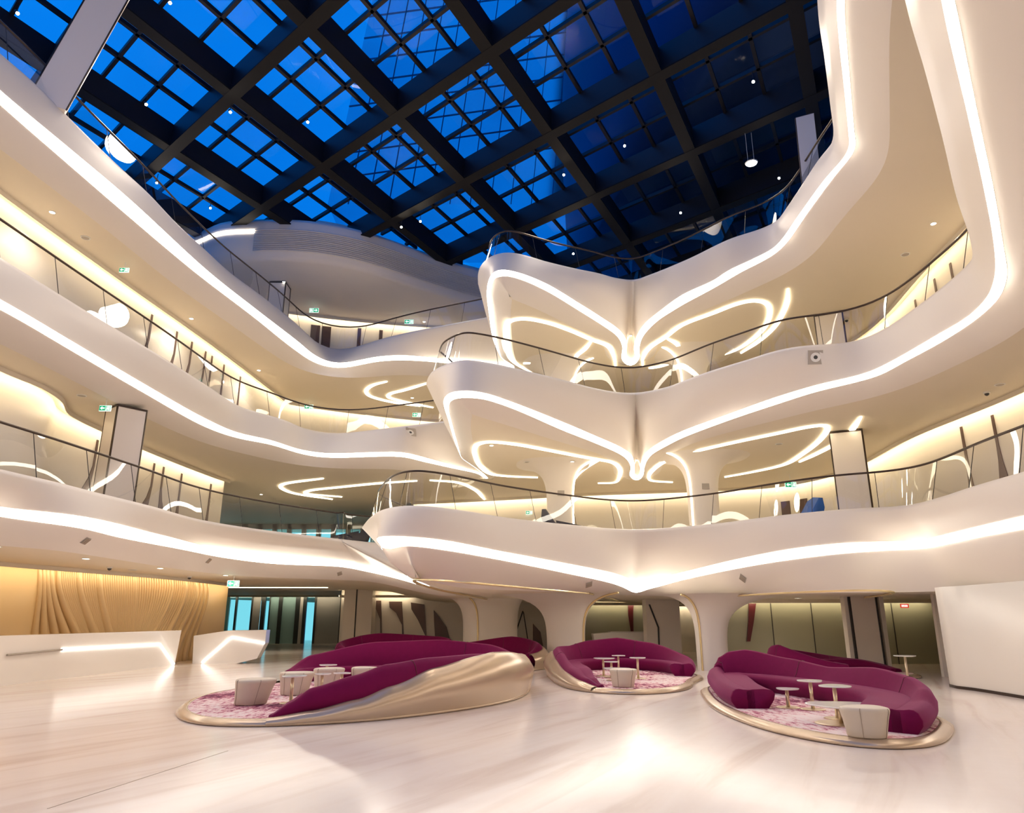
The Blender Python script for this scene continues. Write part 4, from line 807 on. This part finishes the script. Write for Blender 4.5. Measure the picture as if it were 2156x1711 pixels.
# ------------------------------------------------------------------ small ceiling and wall fittings
bpy.context.view_layer.update(); DG = bpy.context.evaluated_depsgraph_get()
def hit(px, py):                  # the built surface under a photographed point, looking through glass
    o = V(0, 0, CH); d = ray(px, py).normalized()
    for _ in range(8):
        ok, loc, nrm, idx, ob, mx = SC.ray_cast(DG, o, d)
        if not ok: return None
        if not ob.name.startswith(('glass', 'pane', 'handrail')): return loc, (nrm if nrm.dot(d) < 0 else -nrm)
        o = loc + d*.01
    return None
def exit_sign(px, py, z, w, lab, left=True, Y=None, red=False):
    p = UY(px, py, Y) if Y else U(px, py, z); h = w*.5
    if z and z in (6.2,): q = hit(px, py); p = q[0]-ray(px, py)*.002 if q else p; p = V(p.x, p.y-.06, p.z)
    root_ = None; root = thing('exit_sign', p, lab, 'sign', 'exit signs'); m0 = 'sign_red' if red else 'sign_green'
    v, f = box(p.x-w/2, p.y, p.z-h/2, p.x+w/2, p.y+.04, p.z+h/2); pan = obj('panel', v, f, 'sign_white' if not red else m0, root)
    def pl(x0, z0, x1, z1, m, d): v, f = box(p.x+x0*w, p.y-d, p.z+z0*h, p.x+x1*w, p.y, p.z+z1*h); return obj('mark', v, f, m, pan)
    if red:
        for q in range(4): pl(-.4+q*.2, -.25, -.28+q*.2, .25, 'sign_white', .01)
        return
    sx = 1 if left else -1
    def X(a, b): return (min(a*sx, b*sx), max(a*sx, b*sx))
    a, b = X(-.48, .05); pl(a, -.44, b, .44, 'sign_green', .008)
    pts = [(-.40, 0), (-.22, .32), (-.22, .10), (-.02, .10), (-.02, -.10), (-.22, -.10), (-.22, -.32)]; fr = [V(p.x+u*sx*w, p.y-.012, p.z+t*h) for u, t in pts]; v, f = prism(fr, [q+V(0, .006, 0) for q in fr]); recalc(obj('arrow', v, f, 'sign_white', pan))
    a, b = X(.10, .46); pl(a, -.44, b, .44, 'sign_green', .008); a, b = X(.30, .42); pl(a, -.36, b, .36, 'sign_white', .012)
    for (u0, t0, u1, t1) in ((.18, .22, .26, .38), (.17, -.08, .26, .18), (.14, -.36, .20, -.08), (.24, -.30, .29, -.06)): a, b = X(u0, u1); pl(a, t0, b, t1, 'sign_white', .012)
    v, f = box(p.x-.008, p.y+.015, p.z+h/2, p.x+.008, p.y+.03, p.z+h/2+.34); obj('hanger', v, f, 'device_white', root)
for px, py, z, w, lab, lf in ((221, 859, 7.62, .34, 'green exit sign above the square column on the left', True), (261, 568, 12.42, .3, 'green exit sign high on the left under the top balcony', True), (650, 856, 12.4, .45, 'green exit sign near the far left corner of the middle balcony', True), (877, 873, 12.35, .45, 'green exit sign left of the middle prow', True),
        (661, 653, 17.8, .5, 'green exit sign on the top floor at back left', False), (861, 677, 17.75, .5, 'green exit sign on the top floor below the louvres', True), (1665, 1020, 7.4, .5, 'green exit sign over the doors behind the blue chair', True), (1114, 1079, 6.2, .35, 'small green exit sign behind the lowest prow glass', True), (491, 1228, 3.0, .45, 'exit sign above the entrance at far left', True)): exit_sign(px, py, z, w, lab, lf)
exit_sign(1905, 1275, 0, .28, 'small red sign hanging before the olive glass wall', Y=26.5, red=True)
def disc(name, px, py, z, r, m, lab, catg, grp, rim='device_white'):
    p = U(px, py, z); q = hit(px, py); p = V(q[0].x, q[0].y, q[0].z) if q and abs(q[0].z-p.z) < .8 else p; root = thing(name, p, lab, catg, grp); v, f = lathe([(r*1.25, 0), (r*1.25, -.015), (r*1.05, -.022), (r, -.012)], p, 16); recalc(obj('rim', v, f, rim, root)); v, f = lathe([(r, -.010), (r*.95, -.016)], p, 14); recalc(obj('lens', v, f, m, root))
    if m == 'downlight' and px not in (1205, 598):
        ld = bpy.data.lights.new('downlight_lamp', 'SPOT'); ld.energy = 130; ld.color = (1, .86, .66); ld.spot_size = R(140); ld.spot_blend = .9; ld.shadow_soft_size = .08; lo = bpy.data.objects.new('downlight_lamp', ld); COL.objects.link(lo); lo.parent = root; lo.location = (0, 0, -.06)
DL = [(110, 446, 12.69, 'downlight in the soffit of the top balcony, far left'), (403, 670, 12.69, 'downlight in the soffit of the top balcony, left of centre'), (545, 779, 12.69, 'downlight in the soffit of the top balcony near the far corner'), (868, 837, 12.69, 'downlight inside the small cove left of the middle prow'), (598, 593, 18.08, 'downlight under the louvre band, left'), (893, 677, 18.08, 'downlight under the louvre band, right'),
      (1965, 470, 12.69, 'downlight in the soffit at right under the top balcony'), (1327, 706, 12.69, 'downlight where the top strips meet'), (1035, 937, 7.89, 'downlight inside the left petal of the middle prow'), (1340, 968, 7.89, 'downlight where the middle strips meet'), (550, 1040, 7.89, 'downlight under the middle balcony at the far left corner'), (1205, 971, 7.89, 'downlight at the right end of the left petal')]
for px, py, z, lab in DL: disc('downlight', px, py, z, .07, 'downlight', lab, 'lamp', 'ceiling downlights')
for px, py, z, lab in ((180, 500, 12.69, 'smoke detector on the left soffit of the top balcony'), (2105, 809, 7.89, 'smoke detector on the right soffit of the middle balcony'), (1110, 972, 7.89, 'smoke detector inside the left petal'), (1640, 934, 7.89, 'smoke detector inside the right petal'), (1906, 535, 12.69, 'smoke detector below the right downlight'), (172, 832, 7.89, 'smoke detector on the left soffit of the middle balcony'), (279, 1199, 3.25, 'smoke detector above the reception')): disc('smoke_detector', px, py, z, .11, 'vent_grey', lab, 'detector', 'smoke detectors')
def cctv(px, py, z, lab):
    p = U(px, py, z); q = hit(px, py); p = q[0].copy() if q and abs(q[0].z-z) < .8 else p; root = thing('dome_camera', p, lab, 'camera', 'ceiling cameras'); v, f = lathe([(.09, .0), (.09, -.04), (.07, -.05)], p, 16); recalc(obj('housing', v, f, 'device_white', root)); v, f = lathe([(.065, -.05), (.055, -.09), (.02, -.115)], p, 14); recalc(obj('dome', v, f, 'device_dark', root, True))
for a in ((231, 1193, 3.28, 'dome camera above the long reception desk'), (399, 1213, 3.28, 'dome camera above the gap between the desks'), (2077, 825, 7.88, 'dome camera beside the right smoke detector'), (1782, 672, 12.0, 'dome camera on the middle balcony right of the square column')): cctv(*a)
for x, y, lab in ((-11.9, 17.0, 'added fill downlight over the near end of the long reception desk'), (-11.8, 20.5, 'added fill downlight over the middle of the long reception desk'), (-11.6, 24.5, 'added fill downlight over the far end of the long reception desk'), (-11.0, 28.6, 'added fill downlight over the short reception desk'), (-12.5, 40, 'added fill downlight in the hall before the entrance'), (-6.5, 36.5, 'added fill downlight before the brown wave panels'), (2.8, 33.2, 'added fill downlight behind the middle sofa island'), (10.5, 27.6, 'added fill downlight before the olive glass wall')):
    p = V(x, y, ceil1(x, y)); root = thing('fill_downlight', p, lab, 'lamp', 'added ground floor fill downlights'); v, f = lathe([(.12, 0), (.12, -.012), (.10, -.016), (.09, -.008)], p, 16); recalc(obj('rim', v, f, 'device_white', root)); v, f = lathe([(.09, -.006), (.085, -.012)], p, 14); recalc(obj('lens', v, f, 'downlight', root))  # downlights added to bring more light to the dim ground floor
    ld = bpy.data.lights.new('downlight_lamp', 'SPOT'); ld.energy = 55; ld.color = (1, .86, .70); ld.spot_size = R(150); ld.spot_blend = .9; ld.shadow_soft_size = .1; lo = bpy.data.objects.new('downlight_lamp', ld); COL.objects.link(lo); lo.parent = root; lo.location = (0, 0, -.05)
# flush square grilles and speakers in the white bands
def band_square(px, py, z, s, lab, speaker=False):
    q = hit(px, py); p, nrm = (q[0].copy(), q[1].copy()) if q else (U(px, py, z), V(0, -1, 0)); root = thing('wall_speaker' if speaker else 'air_grille', p, lab, 'speaker' if speaker else 'vent', 'square band fittings'); hx = V(1, 0, 0)-nrm*nrm.x; hx.normalize(); up_ = hx.cross(nrm).normalized()
    if up_.z < 0: up_ = -up_
    c = p+nrm*.012; q = [c+hx*a*s/2+up_*b*s/2 for a, b in ((-1, -1), (1, -1), (1, 1), (-1, 1))]; v, f = prism(q, [w-nrm*.05 for w in q]); fr_o = recalc(obj('frame', v, f, 'vent_grey', root))
    if speaker:
        ring_ = [[c+nrm*.015+hx*math.cos(t)*r*s+up_*math.sin(t)*r*s for t in (2*math.pi*j/16 for j in range(16))] for r in (.34, .14)]
        v, f = loft(ring_, True); obj('cone', v, f, 'device_white', fr_o); obj('centre', [w+nrm*.002 for w in ring_[1]], [tuple(range(16))], 'device_dark', fr_o)
    else:
        for k in range(4): a = c+nrm*.012+up_*s*(-.36+.24*k); v, f = bar(a-hx*s*.42, a+hx*s*.42, .02, .012, nrm); obj('slat', v, f, 'seam', fr_o)
for a in ((180, 1138, 3.52, .2, 'grey square grille in the lowest band, far left'), (439, 1180, 3.6, .2, 'grey square grille in the lowest band above the entrance'), (715, 1207, 3.5, .2, 'grey square grille in the lowest band left of the prow'), (1240, 1230, 2.72, .24, 'grey square grille under the lowest prow'), (1564, 1217, 2.95, .24, 'grey square grille under the lowest right band')): band_square(*a)
band_square(865, 909, 9.1, .42, 'square speaker in the middle band left of the prow', True); band_square(1717, 752, 9.15, .42, 'square speaker in the middle band at right', True)
# spotlights hung below the roof
def spot(px, py, z, lab, r=.055):
    p = U(px, py, z); root = thing('roof_spotlight', p, lab, 'lamp', 'spotlights under the skylight'); ax = (V(0, 8, 0)-V(p.x, p.y, p.z)).normalized(); s = ax.cross(V(0, 0, 1)).normalized(); u = s.cross(ax)
    ringf = lambda d, rr: [p+ax*d+s*rr*math.cos(t)+u*rr*math.sin(t) for t in (2*math.pi*j/14 for j in range(14))]
    v, f = loft([ringf(-.28, r*.6), ringf(-.24, r*.9), ringf(0, r*1.1), ringf(0, r*.95)], True, True); ho = recalc(obj('housing', v, f, 'steel_dark', root, True)); v, f = loft([ringf(-.02, r*.9), ringf(.012, r*.85)], True, True); recalc(obj('lens', v, f, 'spot_lens', ho))
    v, f = bar(p-ax*.2, V(p.x, p.y, 20.05), .02, .02, V(0, 1, 0)); obj('hanger', v, f, 'steel_dark', root)
    ld = bpy.data.lights.new('spot_lamp', 'SPOT'); ld.energy = SPOTW; ld.color = (1, .84, .66); ld.spot_size = R(115); ld.spot_blend = .8; ld.shadow_soft_size = .6
    lo = bpy.data.objects.new('spot_lamp', ld); COL.objects.link(lo); lo.parent = root; lo.matrix_parent_inverse = Matrix(); lo.location = ax*.05; lo.rotation_euler = ax.to_track_quat('-Z', 'Y').to_euler()
for px, py, lab in ((37, 28, 'spotlight at the top left corner of the skylight'), (308, 220, 'spotlight right of the slanted cream column'), (485, 236, 'spotlight below the left main beam'), (648, 257, 'spotlight before the bright blue panes, centre left'), (330, 385, 'spotlight above the left balcony rail'), (443, 438, 'spotlight near the white strip at back left'), (358, 6, 'spotlight at the top edge, left'), (1586, 172, 'spotlight below the dark facade, upper right'), (1315, 307, 'spotlight in the middle of the dark panes'), (1187, 368, 'spotlight above the top prow valley'), (1433, 448, 'spotlight above the right top balcony'), (1640, 375, 'spotlight beside the slim pale column'), (845, 478, 'spotlight just above the louvre band'), (885, 466, 'small spotlight above the louvres'), (1207, 534, 'spotlight close to the top prow glass')): spot(px, py, 19.6, lab)
p = U(1582, 344, 18.6); pl_ = thing('pendant_lamp', p, 'white disc pendant lamp on two thin cables', 'lamp'); v, f = lathe([(.22, 0), (.24, .03), (.1, .08)], p, 20); recalc(obj('shade', v, f, 'device_white', pl_)); v, f = lathe([(.2, -.012), (.2, -.002)], p, 18); recalc(obj('lens', v, f, 'downlight', pl_))
for dx in (-.12, .12): v, f = bar(p+V(dx, 0, .03), V(p.x+dx, p.y, 20.0), .012, .012, V(0, 1, 0)); obj('cable', v, f, 'device_white', pl_)
